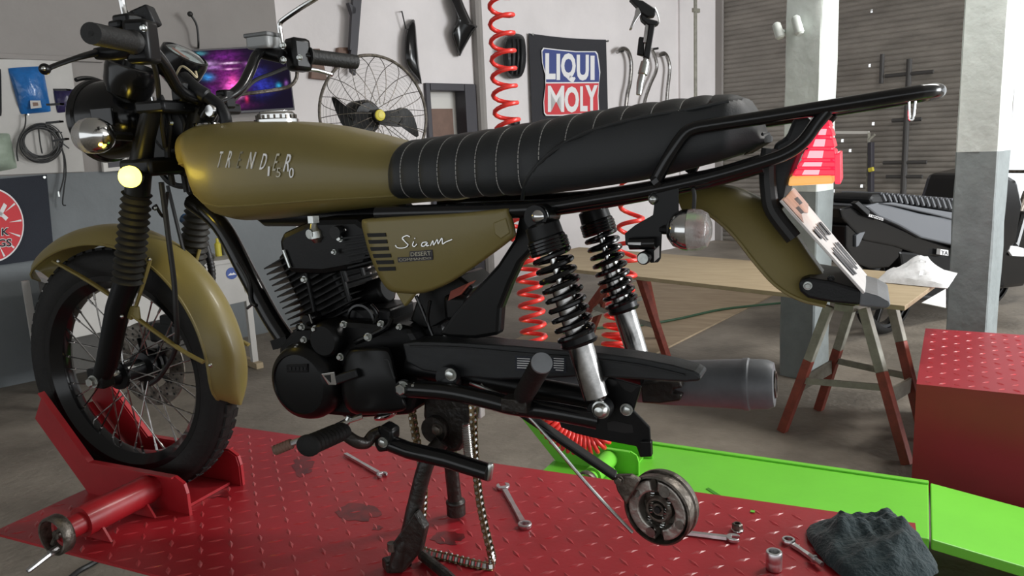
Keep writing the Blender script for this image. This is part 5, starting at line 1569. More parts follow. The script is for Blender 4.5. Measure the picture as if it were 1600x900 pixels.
rs = [[y1(cxy[0] + (p[0] - cxy[0]) * f, cxy[1] + (p[1] - cxy[1]) * f, y) for p in ss] for f, y in ((1.0, -.09), (1.0, -.122), (.96, -.134), (.88, -.1385))]
mb = MB(); mb.rings(rs); spr = P('sprocket_cover', mb, 'black_satin', smooth=50)
mb = MB(); mb.tube(spline(aty([(600, 561), (607, 563), (611, 575), (617, 592)], -.1375), 5), .0022, 6); P('edge_bead', mb, 'guard_plastic', spr)
mb = plate([(520, 588), (555, 577), (559, 590), (524, 602)], -.150, .02); P('cable_bracket', mb, 'black_plastic', bevel=.003)
mb = plate([(501, 584), (522, 581), (525, 602), (513, 602)], -.152, .006); mb2 = P('bright_bracket', mb, 'chrome', bevel=.0015, smooth=0)
mb = plate([(506, 587), (515, 586), (516, 598)], -.1535, .004); P('bracket_opening', mb, 'hole_dark', mb2, smooth=0)
ss_ = y1(521, 526, -.095); r_ = rad(27, ss_)
mb = MB(); mb.lathe(ss_, -EY, [(r_ * 1.05, -.05), (r_ * 1.05, .02), (r_ * .98, .030), (r_ * .85, .034), (0, .034)], 40); P('starter_cover', mb, 'black_satin')
mb = MB(); p = y1(486, 498, -.10); r_ = rad(9, p); mb.lathe(p, -EY, [(r_, -.02), (r_, .012), (r_ * .9, .015), (0, .015)], 24); scw = P('inspection_plug', mb, 'black_gloss')
mb = MB(); mb.bar(y1(483.5, 491, -.1165), y1(488, 505, -.1165), .003, .002); P('plug_slot', mb, 'chrome', scw, smooth=0)
mb = MB(); mb.tube(spline(aty([(466, 512), (480, 510), (494, 512), (505, 516)], -.105), 4), .0075, 10); P('oil_line', mb, 'black_gloss')
for px, py, r_ in ((471, 511, 4), (491, 514, 4), (474, 531, 4), (464, 543, 3.5), (536, 507, 4.2), (531, 558, 4.5), (574, 527, 5), (594, 506, 4), (623, 511, 3.6)): chrome_bolt(px, py, -.128 if px not in (594, 623) else -.10, r_, h=.009)
mb = MB(); p = y1(432, 537, -.06); mb.tube([p, p - EX * .0 + EY * .08], .012, 6); mb.bar(y1(432, 537, -.05), y1(456, 530, -.05), .03, .02); P('engine_mount', mb, 'black_satin', smooth=0)
mb = MB(); mb.ball(y1(603, 648, -.10), .026, .02, .009, 18, 10, (nrm(EX + Z * .35), EY, nrm(Z - EX * .35))); P('sump_plug_cover', mb, 'chrome')
mb = plate([(530, 640), (560, 640), (558, 652), (535, 652)], -.05, .08); P('sump', mb, 'greasy', bevel=.004)

# ---------------------------------------------------------------- shifter, foot pegs, stand bar
mb = MB(); mb.tube(spline([y1(566, 650, -.15), y1(545, 657, -.165), y1(530, 664, -.18), y1(512, 673, -.2)], 4), .0085, 10, flat=.6); sh_l = P('gear_lever', mb, 'chrome')
mb = MB(); mb.tube([y1(512, 673, -.2), y1(470, 688, -.215), y1(452, 694, -.225)], .0062, 10); P('lever_rod', mb, 'tool_steel', sh_l)
pts = []; rr_ = []
a, b = y1(456, 693, -.223), y1(429, 704, -.235)
for k in range(13): pts.append(lerp(a, b, k / 12)); rr_.append(.0088 + .0012 * (k % 2))
mb = MB(); mb.tube(pts, rr_, 12); P('lever_rubber', mb, 'brown', sh_l)
mb = MB(); mb.cyl(y1(540, 664, -.17), y1(546, 651, -.165), .006, n=10); P('lever_clamp', mb, 'steel', sh_l)
a, b = y1(536, 673, -.20), y1(480, 697, -.315)
mb = MB(); pts = []; rr_ = []
for k in range(41):
    t_ = k / 40; pts.append(lerp(a, b, t_)); rr_.append(.0185 + .0022 * (1 if (k % 4) in (0, 1) and 5 < k < 38 else 0) - (.004 if k == 0 or k == 40 else 0) + (.004 if k > 37 else 0))
mb.tube(pts, rr_, 18, flat=.82); peg = P('rider_peg', mb, 'rubber', smooth=60)
mb = MB(); mb.tube(spline(aty([(536, 676), (556, 690), (572, 692), (583, 680), (596, 674)], [-.2, -.19, -.17, -.155, -.15]), 5), .011, 12); P('peg_arm', mb, 'greasy', peg)
mb = plate([(582, 676), (596, 664), (612, 674), (612, 688), (606, 706), (590, 708), (584, 696)], -.158, .03); P('peg_bracket', mb, 'black_satin', bevel=.005)
chrome_bolt(597, 692, -.162, 6.5)
mb = MB(); mb.tube(aty([(598, 688), (640, 704), (700, 718), (764, 738)], [-.14, -.15, -.155, -.16]), .0155, 16); sb = P('stand_bar', mb, 'black_gloss')
mb = MB(); p0 = y1(767, 725, -.162); p1 = y1(763, 749, -.162); mb.tube([lerp(p0, p1, -.05), lerp(p0, p1, .1), lerp(p0, p1, .9), lerp(p0, p1, 1.05)], [.004, .0062, .0062, .004], 10); P('weld_tab', mb, 'steel', sb)
# ---------------------------------------------------------------- swing arm side: guard, bars, passenger peg
gd = [(628, 537), (650, 534), (700, 535), (800, 541), (880, 548), (940, 553), (1000, 561), (1050, 571), (1085, 581), (1096, 588), (1094, 596), (1070, 598), (1010, 594), (950, 591), (905, 589), (860, 592), (780, 594), (720, 590), (660, 580), (634, 566)]
mb = plate(gd, -.115, .05); guard = P('chain_guard', mb, 'guard_plastic', bevel=.009, smooth=0)
mb = MB(); mb.tube(spline(aty([(640, 541), (720, 543), (820, 552), (920, 560), (1000, 570), (1070, 586)], -.116), 4), .0018, 6); P('guard_ridge', mb, 'guard_plastic', guard)
mb = plate([(805, 556), (884, 559), (885, 583), (805, 579)], -.1158, .002); stk = P('warning_sticker', mb, 'flag_navy', guard, smooth=0)
for k in range(6):
    for (xa, xb) in (((808, 828), (865, 881)) if k < 5 else ((868, 880), )):
        yy = 559.5 + k * 3.6; mb = plate([(xa, yy), (xb, yy + .8), (xb, yy + 2.0), (xa, yy + 1.2)], -.1164, .001); P('sticker_text', mb, 'flag_white', guard, smooth=0)
mb = MB(); mb.tube(spline(aty([(700, 588), (705, 600), (700, 604)], -.12), 3), .02, 12); P('guard_lug', mb, 'guard_plastic', guard)
chrome_bolt(703, 586, -.142, 7.5)
mb = MB(); c = y1(703, 588, -.12); mb.cyl(c, c - EY * .014, .021, n=20); P('guard_boss', mb, 'guard_plastic', guard)
mb = MB(); mb.tube(spline(aty([(632, 607), (700, 612), (760, 624), (800, 634), (860, 642), (905, 650), (934, 656)], [-.14, -.145, -.15, -.15, -.15, -.15, -.145]), 5), .0155, 16); P('side_bar', mb, 'black_gloss')
chrome_bolt(629, 607, -.152, 9, h=.014)
mb = MB(); mb.cyl(y1(631, 607, -.150), y1(634, 606, -.09), .016, n=18); P('pivot_spacer', mb, 'black_satin')
chrome_bolt(646, 602, -.15, 3, h=.008)
mb = MB(); mb.tube(spline(aty([(640, 570), (740, 590), (830, 607), (910, 622), (960, 636)], [-.085] * 5), 5), .021, 16); sa = P('swing_arm', mb, 'black_satin'); copy_part(sa, bike, (0, .19, 0))
mb = plate([(868, 640), (905, 628), (940, 600), (950, 590), (1002, 604), (990, 642), (1015, 668), (1018, 714), (1000, 715), (994, 698), (946, 689), (900, 678), (876, 668)], -.105, .006)
ap = P('axle_plate', mb, 'black_satin', bevel=.002, smooth=0)
mb = plate([(948, 660), (960, 657), (988, 664), (990, 676), (976, 677), (950, 672)], -.1058, .003); P('axle_slot', mb, 'hole_dark', ap, smooth=0)
mb = plate([(960, 592), (1000, 604), (986, 614), (975, 610)], -.1058, .003); P('plate_recess', mb, 'hole_dark', ap, smooth=0, bevel=.001)
mb = plate([(1000, 690), (1017, 690), (1018, 714), (1000, 715)], -.115, .012); P('plate_foot', mb, 'black_satin', ap, smooth=0, bevel=.002)
chrome_bolt(978, 641, -.112, 7.5)
mb = plate([(1000, 602), (1030, 596), (1062, 598), (1067, 606), (1052, 609), (1050, 614), (1066, 618), (1062, 627), (1030, 631), (1003, 630)], .085, .02); P('swing_arm_end', mb, 'greasy', bevel=.004, smooth=0)
# passenger peg
a, b = y1(818, 618, -.165), y1(846, 568, -.262)
pts = [lerp(a, b, k / 30) for k in range(31)]; rr_ = [.0155 + .0012 * (k % 2) for k in range(29)] + [.0165, .0150]
mb = MB(); mb.tube(pts, rr_, 18); pp = P('passenger_peg', mb, 'rubber', smooth=60)
mb = MB(); d_ = nrm(b - a); mb.cyl(b - d_ * .001, b + d_ * .004, .0158, n=24); P('peg_cap', mb, 'silencer', pp)
mb = MB(); mb.box(y1(808, 630, -.165), (.045, .03, .022)); mb.cyl(y1(808, 618, -.17), y1(806, 646, -.17), .005, n=8); P('peg_mount', mb, 'greasy', pp, bevel=.004)
# torque arm, brake rod, drum plate
mb = MB(); mb.bar(y1(798, 632, -.12), y1(962, 744, -.075), .010, .022, EY); P('torque_arm', mb, 'black_satin', bevel=.003, smooth=0)
mb = MB(); mb.tube(spline(aty([(735, 598), (790, 622), (835, 660), (905, 742), (948, 790), (988, 832)], [-.11, -.13, -.12, -.10, -.09, -.08]), 5), .0032, 8); P('brake_rod', mb, 'steel')
mb = MB(); mb.tube(spline(aty([(752, 600), (775, 628), (800, 634)], [-.11, -.13, -.14]), 4), .0018, 6); P('return_wire', mb, 'steel')
BA = nrm(np.array([-.20, -.97, .02])); DC = y1(1027, 797, -.055); DR = rad(57, DC)
mb = MB(); mb.lathe(DC, BA, [(0, -.040), (DR * .8, -.040), (DR * .97, -.036), (DR, -.030), (DR, -.022), (DR * .95, -.020), (DR * .95, -.012), (DR * .985, -.010), (DR * .985, .004), (DR * .93, .006), (DR * .88, -.006), (DR * .86, -.020), (0, -.020)], 56); drum = P('rear_brake_plate', mb, 'dirty_steel')
bu = frame(BA)[1]; bv = np.cross(BA, bu)
bp_ = lambda a, r_, h: DC + BA * h + (bu * math.cos(a) + bv * math.sin(a)) * r_ * DR
for a0 in (.25, 3.4):
    mb = MB(); ins, outs = [], []
    for k in range(17):
        a = a0 + 2.85 * k / 16; outs.append(bp_(a, .86, -.020)); ins.append(bp_(a, .54, -.020))
    mb.prism(outs + ins[::-1], BA * .024); P('brake_shoe', mb, 'drum_face', drum, smooth=0, bevel=.003)
mb = MB(); mb.lathe(DC + BA * -.02, BA, [(DR * .40, 0), (DR * .40, .016), (DR * .33, .020), (DR * .27, .020), (DR * .25, .008), (DR * .17, .006), (DR * .17, .018), (DR * .10, .018), (DR * .1, 0)], 36); P('axle_boss', mb, 'dirty_steel', drum)
mb = MB(); mb.cyl(DC - BA * .018, DC + BA * .002, DR * .095, n=16); P('axle_hole', mb, 'hole_dark', drum)
for a, r_, s_ in ((2.9, .68, .009), (5.9, .66, .010), (1.0, .70, .007), (4.4, .72, .008)):
    mb = MB(); p = bp_(a, r_, 0.0); mb.cyl(p, p + BA * .006, s_, n=12); P('shoe_pin', mb, 'chrome_worn', drum)
for (a, b) in ((3.3, 5.6), (.3, 2.6)):
    mb = MB(); mb.spring(bp_(a, .55, -.006), bp_(b, .55, -.006), .0035, .0012, 14, 8, 5); P('shoe_spring', mb, 'steel', drum)
mb = MB(); mb.prism(aty([(957, 744), (985, 744), (1000, 752), (978, 790), (964, 768)], -.065), (0, .014, 0)); P('torque_lug', mb, 'dirty_steel', drum, bevel=.003, smooth=0)
chrome_bolt(966, 752, -.078, 6, m='dirty_steel')

# ---------------------------------------------------------------- rear shock absorbers
def shock(off):
    off = np.array([0, off, 0.0])
    a, b = y1(843, 338, -.138) + off, y1(938, 640, -.138) + off
    q = lambda t: lerp(a, b, t)
    D_ = nrm(b - a)
    mb = MB(); mb.tube([q(.03), q(.045), q(.115), q(.125)], [.020, .028, .029, .026], 24); s_ = P('shock_absorber', mb, 'black_satin')
    mb = MB(); mb.cyl(a - EY * .018, a + EY * .018, .019, n=22); P('top_eye', mb, 'black_satin', s_)
    mb = MB(); mb.cyl(q(.1), q(.37), .0062, n=14); P('piston_rod', mb, 'chrome', s_)
    mb = MB(); mb.tube([q(.34), q(.345), q(.60)], [.013, .0175, .0175], 22); P('damper_body', mb, 'chrome_worn', s_)
    sq = lambda t: .30 * t / .3 * .42 if t < .3 else .126 + (t - .3) / .7 * .874
    mb = MB(); mb.spring(q(.115), q(.618), .0285, .0046, 12.5, 22, 8, sq); P('coil_spring', mb, 'black_gloss', s_)
    mb = MB(); mb.tube([q(.60), q(.612), q(.612), q(.645), q(.645), q(.66)], [.026, .030, .028, .028, .031, .028], 26); P('preload_collar', mb, 'black_satin', s_)
    mb = MB(); mb.tube([q(.655), q(.66), q(.93), q(.95)], [.018, .0215, .0205, .015], 24); P('lower_tube', mb, 'chrome_worn', s_)
    mb = MB(); mb.cyl(b - EY * .016, b + EY * .016, .018, n=22); P('lower_eye', mb, 'black_satin', s_)
    return s_


shock(0.0); shock(.252)
chrome_bolt(938, 641, -.158, 12.5, dome=True)

# ---------------------------------------------------------------- centre stand and loose chain
mb = plate([(662, 598), (700, 594), (772, 604), (768, 622), (735, 642), (731, 680), (716, 706), (690, 712), (672, 690), (660, 650)], -.05, .045); P('stand_bracket', mb, 'greasy', bevel=.008, smooth=0)
chrome_bolt(682, 672, -.07, 7, m='dirty_steel')
mb = MB(); c = y1(683, 668, -.05); mb.cyl(c, c - EY * .016, .026, n=20); P('stand_pivot', mb, 'greasy')
sl = spline([y1(690, 690, -.07), y1(668, 720, -.09), y1(652, 775, -.10), y1(640, 830, -.11), y1(622, 884, -.118)], 5)
mb = MB(); mb.tube(sl, [.0155] * 12 + [.0165] * 5 + [.018] * (len(sl) - 17), 14); cs = P('stand_leg', mb, 'greasy')
mb = MB(); mb.prism([y1(x, y, -.128) for x, y in ((648, 800), (664, 826), (656, 862), (628, 896), (604, 898), (612, 850))], (0, .02, 0)); f1 = P('stand_foot', mb, 'greasy', cs, bevel=.004, smooth=0)
mb = MB(); a = at(612, 868, z=DZ + .012); mb.bar(at(600, 884, z=DZ + .012), at(640, 872, z=DZ + .012), .03, .022); P('stand_shoe', mb, 'greasy', cs, bevel=.004, smooth=0)
mb = MB(); mb.tube([y1(612, 848, -.125), y1(613, 860, -.125)], .009, 10); P('stand_stub', mb, 'dirty_steel', cs)
mb = MB(); mb.tube(spline([at(660, 868, z=DZ + .012), at(680, 884, z=DZ + .012), at(696, 897, z=DZ + .012), at(712, 912, z=DZ + .012)], 4), .0105, 10); P('stand_tang', mb, 'greasy', cs)
p2 = at(713, 803, z=DZ + .008)
sl = [np.array([p2[0] + .0, p2[1] - .03, DZ + .36]), np.array([p2[0] + .0, p2[1] - .015, DZ + .2]), p2]
mb = MB(); mb.tube(spline(sl, 5), .0155, 14); c2 = P('stand_leg', mb, 'greasy')
mb = MB(); mb.cyl(p2, p2 + Z * .03, .021, n=16); mb.ball(p2 + Z * .028, .022, .022, .012); P('stand_foot', mb, 'greasy', c2)
mb = MB(); mb.spring(y1(727, 662, -.09), y1(733, 722, -.09), .0075, .0014, 22, 10, 5); P('stand_spring', mb, 'steel')
mb = MB(); mb.box(y1(749, 640, .0), (.016, .02, .03)); P('breather_tip', mb, 'white_plastic', bevel=.003)
# chain: rollers and side plates, hanging in a loose loop down to the deck
def zc(x, y, yy): return y1(x, y, yy)
floor_pt = lambda x, y: at(x, y, z=DZ + .006)
ch = [zc(620, 622, -.04), zc(640, 632, -.05), zc(646, 660, -.055), zc(653, 700, -.055), zc(661, 740, -.055), zc(662, 790, -.055), zc(657, 832, -.055), floor_pt(650, 852), floor_pt(668, 863), floor_pt(705, 872), floor_pt(742, 881), floor_pt(766, 885), floor_pt(770, 878), zc(767, 862, -.058), zc(757, 820, -.058), zc(748, 770, -.058), zc(742, 710, -.058), zc(740, 660, -.058), zc(738, 615, -.05), zc(736, 598, -.05), zc(728, 588, -.05)]
cs_ = spline(ch, 12)
acc = [0.0]
for i in range(len(cs_) - 1): acc.append(acc[-1] + np.linalg.norm(cs_[i + 1] - cs_[i]))
PT = .0127
cpts = []
for k in range(int(acc[-1] / PT)):
    s_ = k * PT; i = int(np.searchsorted(acc, s_)) or 1; t_ = (s_ - acc[i - 1]) / (acc[i] - acc[i - 1] + 1e-9); cpts.append(lerp(cs_[i - 1], cs_[i], t_))
mb = MB()
def side_dir(i):
    t_ = nrm(cpts[min(i + 1, len(cpts) - 1)] - cpts[max(i - 1, 0)])
    s_ = nrm(EY - t_ * (t_ @ EY)); 
    if abs(t_[2]) < .5: s_ = nrm(EY * .5 + Z * .85 - t_ * (t_ @ (EY * .5 + Z * .85)))
    return t_, s_
for i, p in enumerate(cpts):
    t_, s_ = side_dir(i); mb.cyl(p - s_ * .0095, p + s_ * .0095, .0027, n=8); mb.cyl(p - s_ * .004, p + s_ * .004, .0048, n=8)
chain = P('drive_chain', mb, 'steel', kind='stuff')
lk = bpy.data.meshes.new('chain_link'); LB = MB()
for sg in (-1, 1):
    ring = []
    for k in range(12):
        a = 2 * math.pi * k / 12; x = (PT / 2 + .0054 * abs(math.cos(a)) ** .8) * math.copysign(1, math.cos(a)) if abs(math.cos(a)) > .3 else PT / 2 * math.cos(a) / .3 * .8
        ring.append((x, sg * .0068 - .0008, .0058 * math.sin(a) * (1 if abs(math.cos(a)) > .3 else .72)))
    LB.prism(ring, (0, .0016, 0))
lk.from_pydata(LB.v, [], LB.f); lk.materials.append(M['chain_metal'])
for i in range(len(cpts) - 1):
    t_ = nrm(cpts[i + 1] - cpts[i]); _, s_ = side_dir(i); s_ = nrm(s_ - t_ * (s_ @ t_)); n_ = np.cross(t_, s_)
    o_ = bpy.data.objects.new('chain_link', lk); COL.objects.link(o_); o_.parent = chain
    w = 1.0 if i % 2 else .72
    c_ = (cpts[i] + cpts[i + 1]) / 2 - BASE[bike.name]
    o_.matrix_local = Matrix(((t_[0], s_[0] * w, n_[0], c_[0]), (t_[1], s_[1] * w, n_[1], c_[1]), (t_[2], s_[2] * w, n_[2], c_[2]), (0, 0, 0, 1)))
mb = MB(); c = y1(640, 600, -.06); mb.lathe(c, EY, [(0, -.004), (.028, -.004), (.030, 0), (.028, .004), (0, .004)], 17); P('front_sprocket', mb, 'dirty_steel')

# ---------------------------------------------------------------- silencer on the far side
sa_, sb_ = y1(985, 597, .15), y1(1160, 600, .155)
sx = nrm(sb_ - sa_); R1 = rad(40, sb_)
mb = MB(); mb.lathe(sa_, sx, [(.015, -.22), (.022, -.14), (R1 * .80, .0), (R1 * .88, .06), (R1 * .98, np.linalg.norm(sb_ - sa_)), (R1 * 1.02, np.linalg.norm(sb_ - sa_) + .003), (R1 * 1.03, np.linalg.norm(sb_ - sa_) + .012), (R1 * .98, np.linalg.norm(sb_ - sa_) + .015), (R1 * .96, np.linalg.norm(sb_ - sa_) + .045), (R1 * .85, np.linalg.norm(sb_ - sa_) + .056), (R1 * .55, np.linalg.norm(sb_ - sa_) + .057), (R1 * .52, np.linalg.norm(sb_ - sa_) + .02), (0, np.linalg.norm(sb_ - sa_) + .02)], 44); sil = P('silencer', mb, 'silencer')
mb = MB(); e_ = sb_ + sx * .058; mb.lathe(e_, sx, [(R1 * .52, 0), (R1 * .52, .002), (R1 * .44, .002), (R1 * .42, -.01)], 28); P('outlet_ring', mb, 'dirty_steel', sil)
mb = MB(); mb.cyl(e_ - sx * .02, e_ - sx * .0, R1 * .42, n=24); P('outlet_bore', mb, 'hole_dark', sil)
mb = MB(); mb.tube(spline([sa_ - sx * .2, sa_ - sx * .42 + Z * -.03, np.array([.62, .10, .93]), np.array([.50, .08, 1.02]), np.array([.52, .05, 1.13])], 5), .017, 12); P('exhaust_pipe', mb, 'dirty_steel')

# ---------------------------------------------------------------- rear rack, tail, lamp, plate
up_ = spline([y1(1024, 284, -.125), y1(1046, 244, -.125), y1(1066, 214, -.122), y1(1082, 202, -.12), y1(1110, 196, -.118), y1(1190, 184, -.112), y1(1300, 166, -.105), y1(1400, 150, -.098), y1(1436, 144, -.088)], 7)
endp = up_[-1]
loop_ = spline([up_[-1], endp + np.array([.018, .018, .0015]), endp + np.array([.026, .05, .002]), endp + np.array([.026, .088, .002]), endp + np.array([.026, .126, .002]), endp + np.array([.018, .158, .0015]), np.array([endp[0], -endp[1], endp[2]])], 6)
mir = [np.array([p[0], -p[1], p[2]]) for p in up_[::-1]]
mb = MB(); mb.tube(up_ + loop_[1:-1] + mir, .0098, 16); rack = P('luggage_rack', mb, 'black_gloss')
lw = spline([y1(870, 322, -.122), y1(950, 309, -.124), y1(1025, 296, -.124), y1(1110, 277, -.122), y1(1190, 254, -.118), y1(1228, 240, -.114), y1(1254, 222, -.11), y1(1274, 196, -.106), y1(1292, 174, -.104)], 7)
mb = MB(); mb.tube(lw, .0092, 16); lo_ = P('rack_lower_tube', mb, 'black_gloss', rack)
mb = MB(); mb.tube([np.array([p[0], -p[1], p[2]]) for p in lw], .0092, 16); P('rack_lower_tube', mb, 'black_gloss', rack)
mb = MB(); q = y1(1428, 160, -.085)
mb.tube(spline([y1(1420, 158, -.08), y1(1421, 184, -.08), y1(1424, 187, -.08), y1(1427, 184, -.08), y1(1430, 158, -.08)], 4), .0016, 6); P('wire_hook', mb, 'chrome', rack)
for px, py in ((1012, 286),):
    mb = MB(); mb.tube(aty([(1022, 286), (1030, 280)], -.126), .011, 10); P('weld', mb, 'black_gloss', rack)
# tail bracket
tb = [(1240, 184), (1262, 180), (1272, 190), (1250, 232), (1238, 262), (1230, 290), (1222, 330), (1206, 334), (1193, 322), (1196, 280), (1204, 250), (1210, 224), (1228, 214)]
mb = plate(tb, -.055, .11); P('tail_bracket', mb, 'black_plastic', bevel=.006, smooth=0)
mb = MB(); mb.tube(spline(aty([(1203, 232), (1199, 262), (1201, 300), (1208, 330), (1240, 372)], -.06), 5), .012, 10); P('tail_loom', mb, 'cable')
# tail lamp
tl = [(1236, 288), (1310, 286), (1313, 240), (1306, 212), (1299, 184), (1290, 190), (1268, 224), (1248, 258)]
steps = [(1290, 186, 1298, 198), (1280, 199, 1302, 214), (1269, 215, 1305, 232), (1258, 233, 1308, 250), (1250, 251, 1309, 263), (1243, 263, 1309, 276)]
lamp_b = plate([(1236, 290), (1246, 262), (1266, 226), (1290, 187), (1296, 190), (1300, 230), (1302, 275)], -.050, .10)
tail = P('tail_lamp', lamp_b, 'red_glow', smooth=0, bevel=.003)
for i, (xa, ya, xb, yb) in enumerate(steps):
    mb = MB(); nx = steps[i + 1][0] if i < 5 else xa - 7
    mb.prism(aty([(xa, ya + .8), (xb - 4, ya + .8), (xb, yb - 1.2), (nx + 1, yb - 1.2)], -.058), (0, .116, 0)); P('lens_step', mb, 'red_glow', tail, smooth=0, bevel=.002)
    if i >= 1:
        cx = (1288, 1284, 1279, 1273, 1268, 1266)[i]; hw_ = (0, 6, 9, 12, 15, 13)[i]
        mb = MB(); mb.prism(aty([(cx - hw_ + 4, ya + 2.5), (cx + hw_ + 2, ya + 2.5), (cx + hw_, yb - 3), (cx - hw_, yb - 3)], -.0585), (0, .117, 0)); P('lit_lens', mb, 'red_hot', tail, smooth=0)
mb = plate([(1234, 276), (1300, 274), (1303, 287), (1231, 291)], -.060, .12); P('clear_window', mb, 'amber', tail, bevel=.003, smooth=0)
mb = plate([(1304, 240), (1313, 238), (1314, 288), (1304, 288)], -.062, .124); P('lens_flange', mb, 'red_glow', tail, bevel=.002, smooth=0)
# number plate
A, B, C_, D_ = y1(1221, 312, -.085), y1(1240, 293, .085), y1(1355, 430, .085), y1(1352, 457, -.085)
pn = nrm(np.cross(B - A, D_ - A))
if pn @ (CAM - A) < 0: pn = -pn
mb = MB(); mb.prism([A, B, C_, D_], -pn * .004); npl = P('number_plate', mb, 'plate_white', smooth=0, bevel=.001)
def pq(u, v, o=.0): return lerp(lerp(A, B, u), lerp(D_, C_, u), v) + pn * o
mb = MB(); mb.prism([pq(u, v, .0006) for u, v in ((.02, .01), (.98, .01), (.98, .2), (.6, .24), (.3, .19), (.02, .26))], pn * .0006); P('worn_patch', mb, 'plate_rust', npl, smooth=0)
for (u0, u1, v0, v1) in ((.50, .74, .07, .15), (.22, .42, .13, .21), (.15, .3, .36, .47), (.36, .44, .36, .52), (.58, .66, .36, .50), (.74, .86, .37, .52), (.14, .22, .60, .86), (.30, .38, .58, .88), (.46, .54, .60, .84), (.62, .70, .58, .88), (.78, .86, .60, .86)):
    mb = MB(); mb.prism([pq(u0, v0, .001), pq(u1, v0 + .01, .001), pq(u1, v1, .001), pq(u0, v1 - .01, .001)], pn * .0006); P('plate_marking', mb, 'frame_black', npl, smooth=0)
# rear mudguard
ro = [(1052, 296), (1090, 288), (1130, 289), (1166, 299), (1206, 322), (1240, 360), (1268, 400), (1290, 430), (1304, 450)]
ri = [(1066, 330), (1094, 330), (1118, 342), (1148, 370), (1178, 408), (1206, 440), (1230, 458), (1256, 470), (1290, 478)]
so, si = spline([np.array([*p, 0]) for p in ro], 5), spline([np.array([*p, 0]) for p in ri], 5)
G = []
for p, q in zip(so, si):
    o_, i_ = p, q; row = []
    for j in range(15):
        u = j / 7 - 1; f = abs(u) ** 2.6
        yy = u * .066
        pp_ = lerp(o_, i_, f); row.append(np.array([y1(pp_[0], pp_[1], 0 if abs(u) < .01 else -.066 * abs(u))[0], yy, y1(pp_[0], pp_[1], -.066 * abs(u))[2]]))
    G.append(row)
mb = MB().sheet(G, -.003); rmg = P('rear_mudguard', mb, 'olive', smooth=60)
mb = MB(); mb.tube([r_[0] for r_ in G], .003, 6); P('rolled_edge', mb, 'olive', rmg)
mb = plate([(1247, 444), (1252, 436), (1264, 434), (1300, 440), (1345, 453), (1344, 478), (1300, 474), (1262, 466), (1250, 456)], -.072, .144); ext = P('mudguard_extension', mb, 'black_plastic', bevel=.007, smooth=0)
mb = plate([(1343, 453), (1372, 461), (1390, 471), (1392, 478), (1384, 483), (1342, 479)], -.070, .14); P('extension_tip', mb, 'silencer', ext, bevel=.006, smooth=0)
chrome_bolt(1262, 447, -.076, 5, parent=ext, m='steel')
chrome_bolt(1298, 436, -.06, 4, parent=ext, m='black_gloss')
# indicator bracket with lock, rear indicator
mb = plate([(1024, 302), (1060, 293), (1060, 357), (1034, 358), (1032, 404), (1028, 410), (1016, 411), (1012, 391), (988, 389), (977, 382), (976, 365), (992, 352), (1020, 336)], -.132, .004); ib = P('indicator_bracket', mb, 'black_satin', bevel=.001, smooth=0)
mb = MB(); mb.cyl(y1(984, 381, -.14), y1(1024, 380, -.14), .009, n=14); P('bracket_bush', mb, 'black_gloss', ib)
mb = plate([(981, 379), (1001, 379), (1001, 383), (981, 382)], -.151, .004); P('bracket_slot', mb, 'paper', ib, smooth=0)
p = y1(1008, 402, -.14); mb = MB(); mb.lathe(p, -EY, [(.010, -.01), (.010, .010), (.0085, .012), (0, .012)], 22); lk_ = P('helmet_lock', mb, 'black_gloss', ib)
mb = MB(); mb.lathe(p - EY * .0122, -EY, [(0, 0), (.0078, 0), (.0078, .0012), (0, .0012)], 20); P('lock_face', mb, 'steel', lk_)
mb = plate([(1022, 392), (1030, 384), (1030, 402), (1022, 409)], -.1335, .002); P('bracket_flange', mb, 'plate_white', ib, smooth=0)
c = y1(1081, 359, -.135); rI = rad(33, c)
indicator(c - EX * .006, EX, rI, 'chrome', 'glass_dim', [c - EX * rI * .85, c - EX * .05 + EY * .012])
mb = MB(); mb.tube(spline(aty([(1082, 290), (1085, 305), (1084, 326)], -.12), 4), .003, 8); P('indicator_wire', mb, 'cable')
"""
"""

